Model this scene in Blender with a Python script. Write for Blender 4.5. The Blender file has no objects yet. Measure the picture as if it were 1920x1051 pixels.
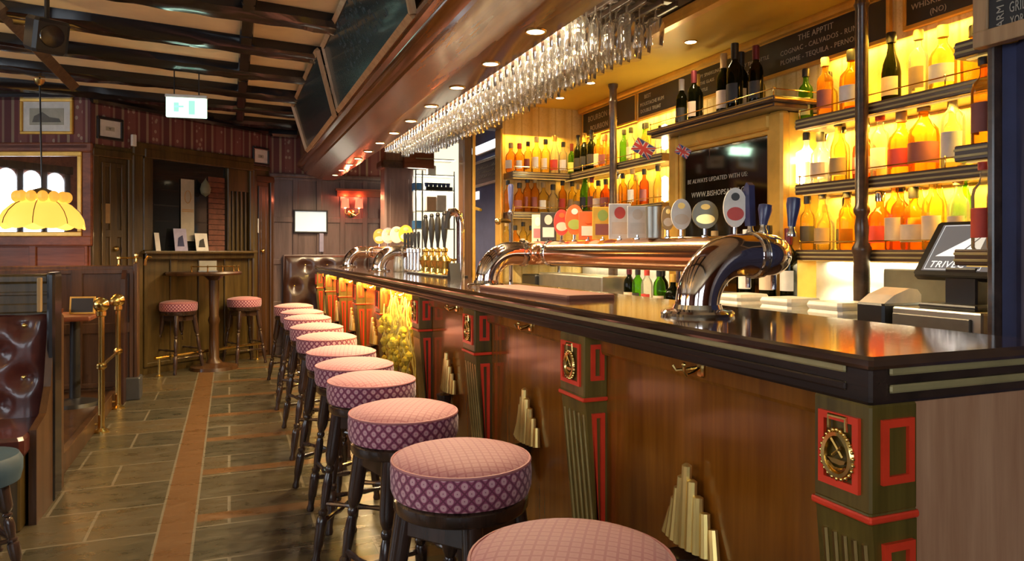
import bpy, bmesh, math, random
from mathutils import Vector, Matrix
random.seed(7)
scene = bpy.context.scene
COL = scene.collection
PI = math.pi
# ------------------------------------------------------------------ camera
F = 1350.0; TH = math.atan(530 / F); S = math.sin(TH); C = math.cos(TH); HC = 1.33
cam_d = bpy.data.cameras.new('camera'); cam = bpy.data.objects.new('camera', cam_d); COL.objects.link(cam)
cam.location = (0, 0, HC); cam.rotation_euler = (PI / 2, 0, -TH)
cam_d.sensor_width = 36; cam_d.lens = F / 1920 * 36; cam_d.shift_y = -55.5 / 1920
cam_d.clip_start = 0.05; cam_d.clip_end = 60
scene.camera = cam
# ------------------------------------------------------------------ world, view
w = bpy.data.worlds.new('world'); scene.world = w; w.use_nodes = True
w.node_tree.nodes['Background'].inputs[0].default_value = (0.75, 0.85, 1, 1)
w.node_tree.nodes['Background'].inputs[1].default_value = 0.25
vs = scene.view_settings
vs.view_transform = 'Standard'; vs.look = 'None'; vs.gamma = 1; vs.use_curve_mapping = False
vs.exposure = 0.35
scene.cycles.transparent_max_bounces = 40
scene.cycles.max_bounces = 10
scene.cycles.sample_clamp_indirect = 6

def area(name, loc, target, sx, sy, power, color, spread=PI):
    d = bpy.data.lights.new(name, 'AREA'); d.shape = 'RECTANGLE'; d.size = sx; d.size_y = sy
    d.energy = power; d.color = color; d.spread = spread
    o = bpy.data.objects.new(name, d); COL.objects.link(o); o.location = loc
    o.rotation_euler = (Vector(target) - Vector(loc)).to_track_quat('-Z', 'Y').to_euler()
    return o
def point(name, loc, power, color, r=0.03):
    d = bpy.data.lights.new(name, 'POINT'); d.energy = power; d.color = color; d.shadow_soft_size = r
    o = bpy.data.objects.new(name, d); COL.objects.link(o); o.location = loc; return o
def spot(name, loc, target, power, color, size=1.9, r=0.03, blend=0.6):
    d = bpy.data.lights.new(name, 'SPOT'); d.energy = power; d.color = color; d.spot_size = size; d.spot_blend = blend
    d.shadow_soft_size = r
    o = bpy.data.objects.new(name, d); COL.objects.link(o); o.location = loc
    o.rotation_euler = (Vector(target) - Vector(loc)).to_track_quat('-Z', 'Y').to_euler()
    return o
DAY = (0.80, 0.88, 1.0); WARM = (1.0, 0.70, 0.34); YEL = (1.0, 0.57, 0.065)
# ------------------------------------------------------------------ pixel rays (photograph frame) -> points
def ray(u, v):
    a = (u - 960) / F; b = (470 - v) / F
    return Vector((S + a * C, C - a * S, b))
def atX(u, v, X):
    r = ray(u, v); t = X / r.x; return Vector((X, r.y * t, HC + r.z * t))
def atY(u, v, Y):
    r = ray(u, v); t = Y / r.y; return Vector((r.x * t, Y, HC + r.z * t))
def atZ(u, v, Z):
    r = ray(u, v); t = (Z - HC) / r.z; return Vector((r.x * t, r.y * t, Z))
def atD(u, v, d):
    r = ray(u, v); return Vector((r.x * d, r.y * d, HC + r.z * d))
def uX(u, X): return atX(u, 470, X).y       # Y on plane X
def uY(u, Y): return atY(u, 470, Y).x

# ------------------------------------------------------------------ materials
MATS = {}
def nodes(name):
    m = bpy.data.materials.new(name); m.use_nodes = True; nt = m.node_tree
    b = nt.nodes['Principled BSDF']; MATS[name] = m
    return m, nt, b
def N(nt, t, **k):
    n = nt.nodes.new(t)
    for a, v in k.items(): setattr(n, a, v)
    return n
def L(nt, a, b): nt.links.new(a, b)
def rgba(c): return (c[0], c[1], c[2], 1)
def mix_rgb(nt, fac, a, b):
    n = N(nt, 'ShaderNodeMix', data_type='RGBA')
    for idx, x in ((0, fac), (6, a), (7, b)):
        if hasattr(x, 'links'): L(nt, x, n.inputs[idx])
        else: n.inputs[idx].default_value = rgba(x) if isinstance(x, tuple) else x
    return n.outputs[2]
def math_n(nt, op, a, b=None, c=None):
    n = N(nt, 'ShaderNodeMath', operation=op)
    for i, x in enumerate((a, b, c)):
        if x is None: continue
        if hasattr(x, 'links'): L(nt, x, n.inputs[i])
        else: n.inputs[i].default_value = x
    return n.outputs[0]
def ramp(nt, fac, stops, interp='LINEAR'):
    n = N(nt, 'ShaderNodeValToRGB'); n.color_ramp.interpolation = interp
    els = n.color_ramp.elements
    while len(els) < len(stops): els.new(0.5)
    for e, (p, c) in zip(els, stops): e.position = p; e.color = rgba(c)
    L(nt, fac, n.inputs[0]); return n.outputs[0]
def coords(nt, scale=(1, 1, 1), rot=(0, 0, 0)):
    t = N(nt, 'ShaderNodeTexCoord'); mp = N(nt, 'ShaderNodeMapping')
    mp.inputs['Scale'].default_value = scale; mp.inputs['Rotation'].default_value = rot
    L(nt, t.outputs['Object'], mp.inputs[0]); return mp.outputs[0]
def noise(nt, vec, scale, detail=4, rough=0.55, dist=0):
    n = N(nt, 'ShaderNodeTexNoise'); L(nt, vec, n.inputs['Vector'])
    n.inputs['Scale'].default_value = scale; n.inputs['Detail'].default_value = detail
    n.inputs['Roughness'].default_value = rough; n.inputs['Distortion'].default_value = dist
    return n.outputs[0]
def bump(nt, b, h, strength=0.2, dist=0.01):
    n = N(nt, 'ShaderNodeBump'); n.inputs['Strength'].default_value = strength; n.inputs['Distance'].default_value = dist
    L(nt, h, n.inputs['Height']); L(nt, n.outputs[0], b.inputs['Normal'])
def plain(name, col, rough=0.5, metal=0.0, coat=0.0, var=0.12, scale=12, spec=0.5):
    m, nt, b = nodes(name)
    f = noise(nt, coords(nt), scale)
    d = tuple(max(0, c * (1 - var)) for c in col); u = tuple(min(1, c * (1 + var)) for c in col)
    L(nt, ramp(nt, f, [(0.3, d), (0.7, u)]), b.inputs['Base Color'])
    b.inputs['Roughness'].default_value = rough; b.inputs['Metallic'].default_value = metal
    b.inputs['Coat Weight'].default_value = coat; b.inputs['Coat Roughness'].default_value = 0.08
    b.inputs['Specular IOR Level'].default_value = spec
    return m
def wood(name, c1, c2, rough=0.35, axis='Z', coat=0.0, scale=9, spec=0.5):
    m, nt, b = nodes(name)
    st = {'X': (0.07, 1, 1), 'Y': (1, 0.07, 1), 'Z': (1, 1, 0.07)}[axis]
    v = coords(nt, st)
    f = noise(nt, v, scale, 6, 0.6, 0.6); g = noise(nt, v, scale * 5, 3, 0.6)
    mixf = math_n(nt, 'ADD', math_n(nt, 'MULTIPLY', f, 0.65), math_n(nt, 'MULTIPLY', g, 0.35))
    L(nt, ramp(nt, mixf, [(0.36, c1), (0.62, c2)]), b.inputs['Base Color'])
    b.inputs['Roughness'].default_value = rough
    b.inputs['Coat Weight'].default_value = coat; b.inputs['Coat Roughness'].default_value = 0.1
    b.inputs['Specular IOR Level'].default_value = spec
    bump(nt, b, mixf, 0.08, 0.004)
    return m
def emit(name, col, strength):
    m, nt, b = nodes(name)
    f = noise(nt, coords(nt), 6)
    L(nt, ramp(nt, f, [(0.2, tuple(c * 0.94 for c in col)), (0.8, col)]), b.inputs['Emission Color'])
    b.inputs['Emission Strength'].default_value = strength; b.inputs['Base Color'].default_value = rgba(col)
    return m
def thin_glass(name, tint, gloss=0.25, rough=0.03, body=0.0, bodycol=(1, 1, 1)):
    m, nt, b = nodes(name); nt.nodes.remove(b)
    out = nt.nodes['Material Output']
    t = N(nt, 'ShaderNodeBsdfTransparent'); g = N(nt, 'ShaderNodeBsdfGlossy'); g.inputs['Roughness'].default_value = rough
    f = noise(nt, coords(nt), 5)
    L(nt, ramp(nt, f, [(0.2, tuple(c * 0.96 for c in tint)), (0.8, tint)]), t.inputs[0])
    lw = N(nt, 'ShaderNodeLayerWeight'); lw.inputs[0].default_value = gloss
    mx = N(nt, 'ShaderNodeMixShader'); L(nt, lw.outputs['Fresnel'], mx.inputs[0]); L(nt, t.outputs[0], mx.inputs[1]); L(nt, g.outputs[0], mx.inputs[2])
    last = mx.outputs[0]
    if body > 0:
        d1 = N(nt, 'ShaderNodeBsdfTranslucent'); d1.inputs[0].default_value = rgba(bodycol)
        d2 = N(nt, 'ShaderNodeBsdfDiffuse'); d2.inputs[0].default_value = rgba(bodycol)
        d = N(nt, 'ShaderNodeMixShader'); d.inputs[0].default_value = 0.35; L(nt, d1.outputs[0], d.inputs[1]); L(nt, d2.outputs[0], d.inputs[2])
        m2 = N(nt, 'ShaderNodeMixShader'); m2.inputs[0].default_value = body; L(nt, last, m2.inputs[1]); L(nt, d.outputs[0], m2.inputs[2]); last = m2.outputs[0]
    L(nt, last, out.inputs[0])
    return m

plaster = plain('ceiling_plaster', (0.92, 0.76, 0.46), 0.9, var=0.1, scale=3)
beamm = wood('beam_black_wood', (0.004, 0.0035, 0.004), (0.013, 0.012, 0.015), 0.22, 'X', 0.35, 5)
brace = wood('brace_wood', (0.06, 0.035, 0.015), (0.16, 0.10, 0.05), 0.5, 'Z')
panelw = wood('panelling_wood', (0.055, 0.024, 0.010), (0.13, 0.062, 0.028), 0.38, 'Z', 0.2)
panelo = wood('panelling_olive_wood', (0.040, 0.024, 0.005), (0.105, 0.065, 0.016), 0.4, 'Z', 0.2)
panell = wood('pillar_lit_plum_wood', (0.16, 0.095, 0.08), (0.27, 0.17, 0.145), 0.45, 'Z', 0.1)  # paler than the plum panelling, standing in for light from the glass shelf unit
panelp = wood('panelling_plum_wood', (0.075, 0.045, 0.042), (0.15, 0.095, 0.09), 0.4, 'Z', 0.15)
mahog = wood('mahogany', (0.13, 0.030, 0.010), (0.27, 0.080, 0.030), 0.5, 'X', 0.05)
doorw = wood('door_dark_wood', (0.035, 0.014, 0.005), (0.09, 0.040, 0.014), 0.35, 'Z', 0.2)
canw = wood('canopy_polished_wood', (0.085, 0.022, 0.003), (0.28, 0.092, 0.011), 0.24, 'Y', 0.45, 5)
barpan = wood('bar_panel_wood', (0.16, 0.046, 0.003), (0.32, 0.110, 0.010), 0.2, 'Z', 0.5, 6)
endpan = wood('bar_end_wood', (0.42, 0.205, 0.105), (0.60, 0.335, 0.19), 0.45, 'Z', 0.05, 12)
olive = wood('pilaster_olive_wood', (0.065, 0.042, 0.004), (0.19, 0.13, 0.022), 0.38, 'Z', 0.2, 8)
def coat_ior(m, v): m.node_tree.nodes['Principled BSDF'].inputs['Coat IOR'].default_value = v; return m
bartop = wood('bar_top_dark_wood', (0.030, 0.014, 0.008), (0.085, 0.040, 0.020), 0.08, 'Y', 1.0, 5)
coat_ior(bartop, 1.9)
fasc = wood('bar_fascia_wood', (0.015, 0.009, 0.007), (0.050, 0.028, 0.020), 0.25, 'Y', 0.3, 6)
inlay = plain('pale_gold_inlay', (0.40, 0.33, 0.15), 0.45, 0.2)
red = plain('red_paint', (0.82, 0.050, 0.016), 0.35, 0, 0.3)
stoolw = wood('stool_dark_wood', (0.018, 0.010, 0.008), (0.060, 0.032, 0.024), 0.22, 'Z', 0.5)
brass = plain('brass', (0.85, 0.60, 0.20), 0.2, 1.0, var=0.08)
fanm = plain('satin_brass', (0.95, 0.70, 0.24), 0.38, 0.85, var=0.06)
brassd = plain('aged_brass', (0.62, 0.46, 0.17), 0.3, 1.0, var=0.2)
copper = plain('copper', (0.95, 0.58, 0.36), 0.13, 1.0, var=0.05)
coppers = plain('copper_steel', (0.80, 0.68, 0.64), 0.08, 1.0, var=0.04)
chrome = plain('chrome', (0.78, 0.76, 0.76), 0.10, 1.0, var=0.04)
steel = plain('brushed_steel', (0.42, 0.40, 0.34), 0.35, 0.8)
blackp = plain('black_plastic', (0.018, 0.017, 0.018), 0.35)
blackb = plain('chalkboard_black', (0.022, 0.020, 0.020), 0.42)
tealb = plain('chalkboard_teal_sheen', (0.020, 0.040, 0.042), 0.25, 0, 0.3)  # teal tint puts the exit sign's reflection into the black board colour
chalk = plain('chalk_white', (0.46, 0.43, 0.36), 0.9)
framew = wood('pale_frame_wood', (0.34, 0.19, 0.08), (0.56, 0.36, 0.18), 0.4, 'Z')
goldf = plain('gold_frame', (0.70, 0.40, 0.07), 0.32, 0.35)
white = plain('white_paint', (0.78, 0.78, 0.74), 0.5)
paper = plain('paper', (0.74, 0.72, 0.66), 0.8)
paperg = plain('old_paper', (0.44, 0.42, 0.33), 0.8)
leather = plain('oxblood_leather', (0.085, 0.022, 0.018), 0.28, 0, 0.35, var=0.25, scale=20)
leatherd = plain('dark_leather', (0.045, 0.018, 0.012), 0.3, 0, 0.3, var=0.25, scale=20)
bluef = plain('slate_blue_vinyl', (0.045, 0.085, 0.13), 0.55)
navy = plain('navy_cloth', (0.045, 0.052, 0.125), 0.8)
shelfw = wood('shelf_dark_wood', (0.035, 0.020, 0.014), (0.10, 0.058, 0.038), 0.3, 'Y', 0.3)
bluetap = plain('blue_tap_plastic', (0.055, 0.06, 0.16), 0.3, 0, 0.4)
redfab = plain('red_shade', (0.6, 0.03, 0.03), 0.7)
orangep = plain('orange_print', (0.85, 0.16, 0.03), 0.5)
greenp = plain('green_print', (0.35, 0.50, 0.10), 0.5)
yellowp = plain('yellow_print', (0.85, 0.50, 0.04), 0.5)
cream = plain('cream_print', (0.75, 0.65, 0.52), 0.5)
splash = plain('white_splashback_tile', (0.85, 0.82, 0.70), 0.35)
mirrorm = plain('mirror_glass', (0.80, 0.80, 0.80), 0.02, 1.0, var=0.02)
smoky = plain('smoky_mirror', (0.26, 0.25, 0.22), 0.05, 1.0, var=0.1)
darkglass = plain('dark_window_glass', (0.016, 0.017, 0.016), 0.08, 0, 0.4)
led = emit('led_strip', (1.0, 0.62, 0.15), 0.5)
lampglow = emit('downlight_glow', (1.0, 0.82, 0.50), 14)
whiteglow = emit('white_lamp_glow', (1.0, 0.86, 0.52), 14)
dayglow = emit('daylight_pane', (0.80, 0.90, 1.0), 6)
exitglow = emit('exit_sign_glow', (0.70, 1.0, 0.82), 1.05)
screenglow = emit('screen_glow', (0.62, 0.70, 0.73), 0.5)
clear = thin_glass('clear_glass', (0.97, 0.96, 0.94), 0.46, 0.05, 0.12, (1.0, 0.93, 0.80))
G = {
 'amber': thin_glass('amber_spirit_glass', (1.0, 0.70, 0.22), 0.2, 0.04, 0.12, (1, .5, .1)),
 'gold': thin_glass('golden_spirit_glass', (1.0, 0.90, 0.48), 0.2, 0.04, 0.12, (1, .75, .2)),
 'red': thin_glass('red_spirit_glass', (0.92, 0.42, 0.12), 0.2, 0.04, 0.12, (.8, .2, .05)),
 'clear': thin_glass('clear_spirit_glass', (0.95, 0.95, 0.90), 0.25, 0.04, 0.12, (1, 1, .9)),
 'green': thin_glass('green_bottle_glass', (0.30, 0.62, 0.08), 0.2, 0.04, 0.12, (.3, .6, .1)),
 'dark': thin_glass('dark_bottle_glass', (0.06, 0.07, 0.025), 0.25, 0.04, 0.10, (.08, .09, .03)),
}
LAB = {'cream': plain('label_cream', (0.80, 0.62, 0.44), 0.6), 'white': plain('label_white', (0.85, 0.82, 0.76), 0.6), 'black': plain('label_black', (0.04, 0.035, 0.03), 0.5),
       'red': plain('label_red', (0.62, 0.06, 0.04), 0.5), 'green': plain('label_lime', (0.62, 0.66, 0.22), 0.6), 'plum': plain('label_plum', (0.30, 0.09, 0.08), 0.6), 'tan': plain('label_tan', (0.42, 0.28, 0.12), 0.6)}

def mat_floor():
    m, nt, b = nodes('slate_floor')
    v = coords(nt)
    br = N(nt, 'ShaderNodeTexBrick'); L(nt, v, br.inputs['Vector'])
    br.offset = 0.37; br.inputs['Scale'].default_value = 1.0
    br.inputs['Brick Width'].default_value = 0.62; br.inputs['Row Height'].default_value = 0.42
    br.inputs['Mortar Size'].default_value = 0.008; br.inputs['Mortar Smooth'].default_value = 0.2
    br.inputs['Color1'].default_value = (0.0, 0.0, 0.0, 1); br.inputs['Color2'].default_value = (1, 1, 1, 1)
    br.inputs['Mortar'].default_value = (0.5, 0.5, 0.5, 1)
    tone = ramp(nt, br.outputs[0], [(0.0, (0.032, 0.034, 0.022)), (0.5, (0.062, 0.049, 0.026)), (1.0, (0.105, 0.072, 0.034))])
    f = noise(nt, coords(nt, (1.5, 4, 1)), 3.2, 8, 0.65, 0.8)
    t2 = mix_rgb(nt, ramp(nt, f, [(0.35, (0, 0, 0)), (0.7, (1, 1, 1))]), tone, (0.095, 0.078, 0.046))
    sx = N(nt, 'ShaderNodeSeparateXYZ'); L(nt, v, sx.inputs[0])
    # brown border strip running the length of the room, crossed by joints
    band = math_n(nt, 'LESS_THAN', math_n(nt, 'ABSOLUTE', math_n(nt, 'SUBTRACT', sx.outputs[0], -0.235)), 0.075)
    jo = math_n(nt, 'LESS_THAN', math_n(nt, 'ABSOLUTE', math_n(nt, 'SUBTRACT', math_n(nt, 'ABSOLUTE', math_n(nt, 'SUBTRACT', sx.outputs[0], -0.235)), 0.08)), 0.006)
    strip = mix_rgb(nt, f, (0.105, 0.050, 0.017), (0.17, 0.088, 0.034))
    # brown cross rows on the bar side
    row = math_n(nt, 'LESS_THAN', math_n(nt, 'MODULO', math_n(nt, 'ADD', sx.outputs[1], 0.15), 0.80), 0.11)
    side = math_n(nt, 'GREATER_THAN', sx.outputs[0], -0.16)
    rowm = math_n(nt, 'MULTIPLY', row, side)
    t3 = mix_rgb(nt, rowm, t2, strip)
    t4 = mix_rgb(nt, band, t3, strip)
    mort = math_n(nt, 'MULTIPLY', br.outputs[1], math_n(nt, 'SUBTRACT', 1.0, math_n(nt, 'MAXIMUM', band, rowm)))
    t5 = mix_rgb(nt, math_n(nt, 'MAXIMUM', mort, jo), t4, (0.17, 0.145, 0.10))
    L(nt, t5, b.inputs['Base Color'])
    L(nt, ramp(nt, f, [(0.3, (0.22, 0.22, 0.22)), (0.7, (0.42, 0.42, 0.42))]), b.inputs['Roughness'])
    bump(nt, b, math_n(nt, 'SUBTRACT', f, math_n(nt, 'MULTIPLY', mort, 0.6)), 0.25, 0.01)
    return m
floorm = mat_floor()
def mat_wallpaper(name, ax):
    m, nt, b = nodes(name)
    v = coords(nt); sx = N(nt, 'ShaderNodeSeparateXYZ'); L(nt, v, sx.inputs[0])
    a = sx.outputs[0] if ax == 'X' else sx.outputs[1]
    p = math_n(nt, 'FRACT', math_n(nt, 'MULTIPLY', a, 3.6))
    base = ramp(nt, p, [(0.0, (0.12, 0.036, 0.036)), (0.16, (0.28, 0.20, 0.13)), (0.26, (0.15, 0.040, 0.040)), (0.40, (0.20, 0.075, 0.062)), (0.72, (0.15, 0.040, 0.040)), (0.82, (0.25, 0.16, 0.11)), (0.9, (0.12, 0.036, 0.036))], 'CONSTANT')
    vo = N(nt, 'ShaderNodeTexVoronoi'); L(nt, coords(nt, (18, 18, 14)), vo.inputs[0]); vo.inputs['Scale'].default_value = 1
    d = math_n(nt, 'LESS_THAN', vo.outputs['Distance'], 0.28)
    inb = math_n(nt, 'MULTIPLY', math_n(nt, 'GREATER_THAN', p, 0.40), math_n(nt, 'LESS_THAN', p, 0.72))
    L(nt, mix_rgb(nt, math_n(nt, 'MULTIPLY', d, inb), base, (0.36, 0.26, 0.19)), b.inputs['Base Color'])
    b.inputs['Roughness'].default_value = 0.8
    return m
wpx = mat_wallpaper('striped_wallpaper', 'X')
def mat_yellow():
    m, nt, b = nodes('yellow_wallpaper')
    v = coords(nt); sx = N(nt, 'ShaderNodeSeparateXYZ'); L(nt, v, sx.inputs[0])
    a = math_n(nt, 'ADD', sx.outputs[1], sx.outputs[0])
    p = math_n(nt, 'FRACT', math_n(nt, 'MULTIPLY', a, 6.5))
    base = ramp(nt, p, [(0.0, (0.80, 0.58, 0.20)), (0.3, (0.86, 0.68, 0.30)), (0.36, (0.66, 0.45, 0.13)), (0.44, (0.86, 0.68, 0.30)), (0.8, (0.80, 0.58, 0.20)), (0.92, (0.70, 0.48, 0.15))])
    f = noise(nt, coords(nt, (1, 1, 1)), 14, 3, 0.5, 2.5)
    fl = ramp(nt, f, [(0.50, (0, 0, 0)), (0.54, (1, 1, 1)), (0.60, (0, 0, 0))])
    L(nt, mix_rgb(nt, math_n(nt, 'MULTIPLY', fl, 0.35), base, (0.55, 0.36, 0.09)), b.inputs['Base Color'])
    b.inputs['Roughness'].default_value = 0.7
    return m
yellow = mat_yellow()
soffm = plain('soffit_gold_paint', (0.66, 0.46, 0.06), 0.45, 0, 0.2, var=0.08, scale=2)
def mat_seat_side():
    m, nt, b = nodes('seat_diamond_fabric')
    v = coords(nt); sx = N(nt, 'ShaderNodeSeparateXYZ'); L(nt, v, sx.inputs[0])
    ang = math_n(nt, 'ARCTAN2', sx.outputs[1], sx.outputs[0])
    a = math_n(nt, 'MULTIPLY', ang, 34 / (2 * PI)); z = math_n(nt, 'MULTIPLY', sx.outputs[2], 27.0)
    p = math_n(nt, 'ADD', a, z); q = math_n(nt, 'SUBTRACT', a, z)
    fp = math_n(nt, 'ABSOLUTE', math_n(nt, 'SUBTRACT', math_n(nt, 'FRACT', math_n(nt, 'ADD', p, 50)), 0.5))
    fq = math_n(nt, 'ABSOLUTE', math_n(nt, 'SUBTRACT', math_n(nt, 'FRACT', math_n(nt, 'ADD', q, 50)), 0.5))
    mx = math_n(nt, 'MAXIMUM', fp, fq)
    r2 = math_n(nt, 'SQRT', math_n(nt, 'ADD', math_n(nt, 'POWER', fp, 2), math_n(nt, 'POWER', fq, 2)))
    c = ramp(nt, r2, [(0.0, (0.30, 0.10, 0.16)), (0.07, (0.62, 0.36, 0.40)), (0.30, (0.60, 0.33, 0.38)), (0.34, (0.32, 0.075, 0.15))], 'CONSTANT')
    lines = math_n(nt, 'GREATER_THAN', mx, 0.42)
    L(nt, mix_rgb(nt, lines, c, (0.16, 0.025, 0.065)), b.inputs['Base Color'])
    b.inputs['Roughness'].default_value = 0.75; b.inputs['Sheen Weight'].default_value = 0.3
    return m
seatside = mat_seat_side()
def mat_seat_top():
    m, nt, b = nodes('seat_pink_fabric')
    v = coords(nt, (1, 1, 1), (0, 0, 0.78)); sx = N(nt, 'ShaderNodeSeparateXYZ'); L(nt, v, sx.inputs[0])
    fx = math_n(nt, 'ABSOLUTE', math_n(nt, 'SUBTRACT', math_n(nt, 'FRACT', math_n(nt, 'ADD', math_n(nt, 'MULTIPLY', sx.outputs[0], 46), 50)), 0.5))
    fy = math_n(nt, 'ABSOLUTE', math_n(nt, 'SUBTRACT', math_n(nt, 'FRACT', math_n(nt, 'ADD', math_n(nt, 'MULTIPLY', sx.outputs[1], 46), 50)), 0.5))
    mx = math_n(nt, 'MAXIMUM', fx, fy)
    L(nt, ramp(nt, mx, [(0.0, (0.50, 0.20, 0.21)), (0.34, (0.54, 0.235, 0.245)), (0.42, (0.42, 0.13, 0.155))]), b.inputs['Base Color'])
    b.inputs['Roughness'].default_value = 0.7; b.inputs['Sheen Weight'].default_value = 0.3
    return m
seattop = mat_seat_top()
piping = plain('seat_piping', (0.45, 0.17, 0.19), 0.6)
tiffany = emit('amber_glass_shade', (1.0, 0.52, 0.08), 1.05)
tiffring = emit('amber_glass_ring', (0.75, 0.36, 0.05), 0.9)
redglow = emit('red_shade_glow', (1.0, 0.10, 0.05), 2.4)
straw = plain('dried_straw', (0.85, 0.70, 0.22), 0.7, var=0.35, scale=30)
hopm = plain('dried_hop_cone', (0.80, 0.62, 0.08), 0.8, var=0.4, scale=40)

# ------------------------------------------------------------------ mesh building
ORI = {}
class MB:
    def __init__(s, M=None): s.v = []; s.f = []; s.M = M; s.sm = []
    def add(s, vs_, fs, smooth=False, M=None):
        k = len(s.v); M = M or s.M
        s.v += [tuple(M @ Vector(p)) if M else tuple(p) for p in vs_]
        s.f += [tuple(i + k for i in f) for f in fs]; s.sm += [smooth] * len(fs)
        return s
    def box(s, x0, x1, y0, y1, z0, z1, M=None):
        p = [(x0, y0, z0), (x1, y0, z0), (x1, y1, z0), (x0, y1, z0), (x0, y0, z1), (x1, y0, z1), (x1, y1, z1), (x0, y1, z1)]
        return s.add(p, [(0, 3, 2, 1), (4, 5, 6, 7), (0, 1, 5, 4), (1, 2, 6, 5), (2, 3, 7, 6), (3, 0, 4, 7)], False, M)
    def cbox(s, x0, x1, y0, y1, z0, z1, c=0.01, M=None):
        # box with chamfered edges (octagon section in all three axes is approximated by shrinking caps)
        c = min(c, (x1 - x0) / 2.2, (y1 - y0) / 2.2, (z1 - z0) / 2.2)
        def ring(z, i):
            return [(x0 + c + i, y0 + i, z), (x1 - c - i, y0 + i, z), (x1 - i, y0 + c + i, z), (x1 - i, y1 - c - i, z), (x1 - c - i, y1 - i, z), (x0 + c + i, y1 - i, z), (x0 + i, y1 - c - i, z), (x0 + i, y0 + c + i, z)]
        h = c * 0.45
        rs = [ring(z0, h), ring(z0 + c, 0), ring(z1 - c, 0), ring(z1, h)]
        p = sum(rs, []); fs = [tuple(range(7, -1, -1)), tuple(range(24, 32))]
        for k in range(3):
            for j in range(8):
                a = k * 8 + j; b = k * 8 + (j + 1) % 8; fs.append((a, b, b + 8, a + 8))
        return s.add(p, fs, False, M)
    def lathe(s, prof, n=16, o=(0, 0, 0), M=None, cap0=True, cap1=True, sx=1, sy=1):
        p = []; fs = []
        for r, z in prof:
            for i in range(n):
                a = 2 * PI * i / n; p.append((o[0] + r * sx * math.cos(a), o[1] + r * sy * math.sin(a), o[2] + z))
        for k in range(len(prof) - 1):
            for i in range(n):
                j = (i + 1) % n; fs.append((k * n + i, k * n + j, (k + 1) * n + j, (k + 1) * n + i))
        if cap0 and prof[0][0] > 1e-4: fs.append(tuple(range(n - 1, -1, -1)))
        if cap1 and prof[-1][0] > 1e-4: fs.append(tuple((len(prof) - 1) * n + i for i in range(n)))
        return s.add(p, fs, True, M)
    def turned(s, p0, p1, prof, n=10):
        p0 = Vector(p0); p1 = Vector(p1); d = p1 - p0; ln = d.length
        M = Matrix.Translation(p0) @ d.to_track_quat('Z', 'Y').to_matrix().to_4x4()
        return s.lathe([(r, t * ln) for t, r in prof], n, M=(s.M @ M if s.M else M))
    def rod(s, p0, p1, r, n=8): return s.turned(p0, p1, [(0, r), (1, r)], n)
    def tube(s, pts, r, n=8, closed=False):
        pts = [Vector(p) for p in pts]; p = []; fs = []; m = len(pts); up = None
        for i, q in enumerate(pts):
            a = pts[(i - 1) % m] if closed or i > 0 else q; b = pts[(i + 1) % m] if closed or i < m - 1 else q
            t = (b - a).normalized()
            if up is None:
                up = t.orthogonal().normalized()
            else:
                up = (up - t * up.dot(t)).normalized()
            sd = t.cross(up); rr = r[i] if isinstance(r, (list, tuple)) else r
            for k in range(n):
                an = 2 * PI * k / n; p.append(tuple(q + (up * math.cos(an) + sd * math.sin(an)) * rr))
        for i in range(m if closed else m - 1):
            j = (i + 1) % m
            for k in range(n):
                k2 = (k + 1) % n; fs.append((i * n + k, i * n + k2, j * n + k2, j * n + k))
        if not closed: fs.append(tuple(range(n - 1, -1, -1))); fs.append(tuple((m - 1) * n + k for k in range(n)))
        return s.add(p, fs, True)
    def ball(s, o, r, n=12, sz=1.0):
        prof = [(max(1e-5, r * math.sin(PI * k / 8)), -r * sz * math.cos(PI * k / 8)) for k in range(9)]
        return s.lathe(prof, n, o, cap0=False, cap1=False)
    def ring(s, o, R, r, n=32, k=8, M=None):
        mm = M or Matrix.Identity(4)
        pts = [mm @ Vector((R * math.cos(2 * PI * i / n), R * math.sin(2 * PI * i / n), 0)) + Vector(o) for i in range(n)]
        return s.tube(pts, r, k, True)
    def prism(s, poly, a0, a1, axis='Y', M=None):
        # poly in the two other axes, extruded along axis
        def P(c, t):
            return {'Y': (c[0], t, c[1]), 'X': (t, c[0], c[1]), 'Z': (c[0], c[1], t)}[axis]
        n = len(poly); p = [P(c, a0) for c in poly] + [P(c, a1) for c in poly]
        fs = [tuple(range(n)), tuple(range(2 * n - 1, n - 1, -1))]
        for i in range(n):
            j = (i + 1) % n; fs.append((i, i + n, j + n, j))
        return s.add(p, fs, False, M)
    def build(s, name, mat, parent=None, origin=None, fix=True, angle=0.6):
        if parent is not None: o0 = ORI[parent.name]
        elif origin is not None: o0 = Vector(origin)
        else:
            xs = [p[0] for p in s.v]; ys = [p[1] for p in s.v]; zs = [p[2] for p in s.v]
            o0 = Vector(((min(xs) + max(xs)) / 2, (min(ys) + max(ys)) / 2, min(zs)))
        me = bpy.data.meshes.new(name)
        me.from_pydata([(p[0] - o0.x, p[1] - o0.y, p[2] - o0.z) for p in s.v], [], s.f)
        if fix:
            bm = bmesh.new(); bm.from_mesh(me); bmesh.ops.recalc_face_normals(bm, faces=bm.faces); bm.to_mesh(me); bm.free()
        if any(s.sm):
            me.polygons.foreach_set('use_smooth', s.sm); me.set_sharp_from_angle(angle=angle)
        me.materials.append(mat); me.update()
        ob = bpy.data.objects.new(name, me); COL.objects.link(ob)
        if parent is not None: ob.parent = parent
        else: ob.location = o0
        ORI[ob.name] = o0
        return ob
def thing(name, label, cat, loc=(0, 0, 0), group=None):
    o = bpy.data.objects.new(name, None); COL.objects.link(o); o.location = loc; o.empty_display_size = 0.1
    ORI[o.name] = Vector(loc); return tag(o, label, cat, group)
def tag(o, label, cat, group=None):
    o['label'] = label; o['category'] = cat
    if group: o['group'] = group
    return o
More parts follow.
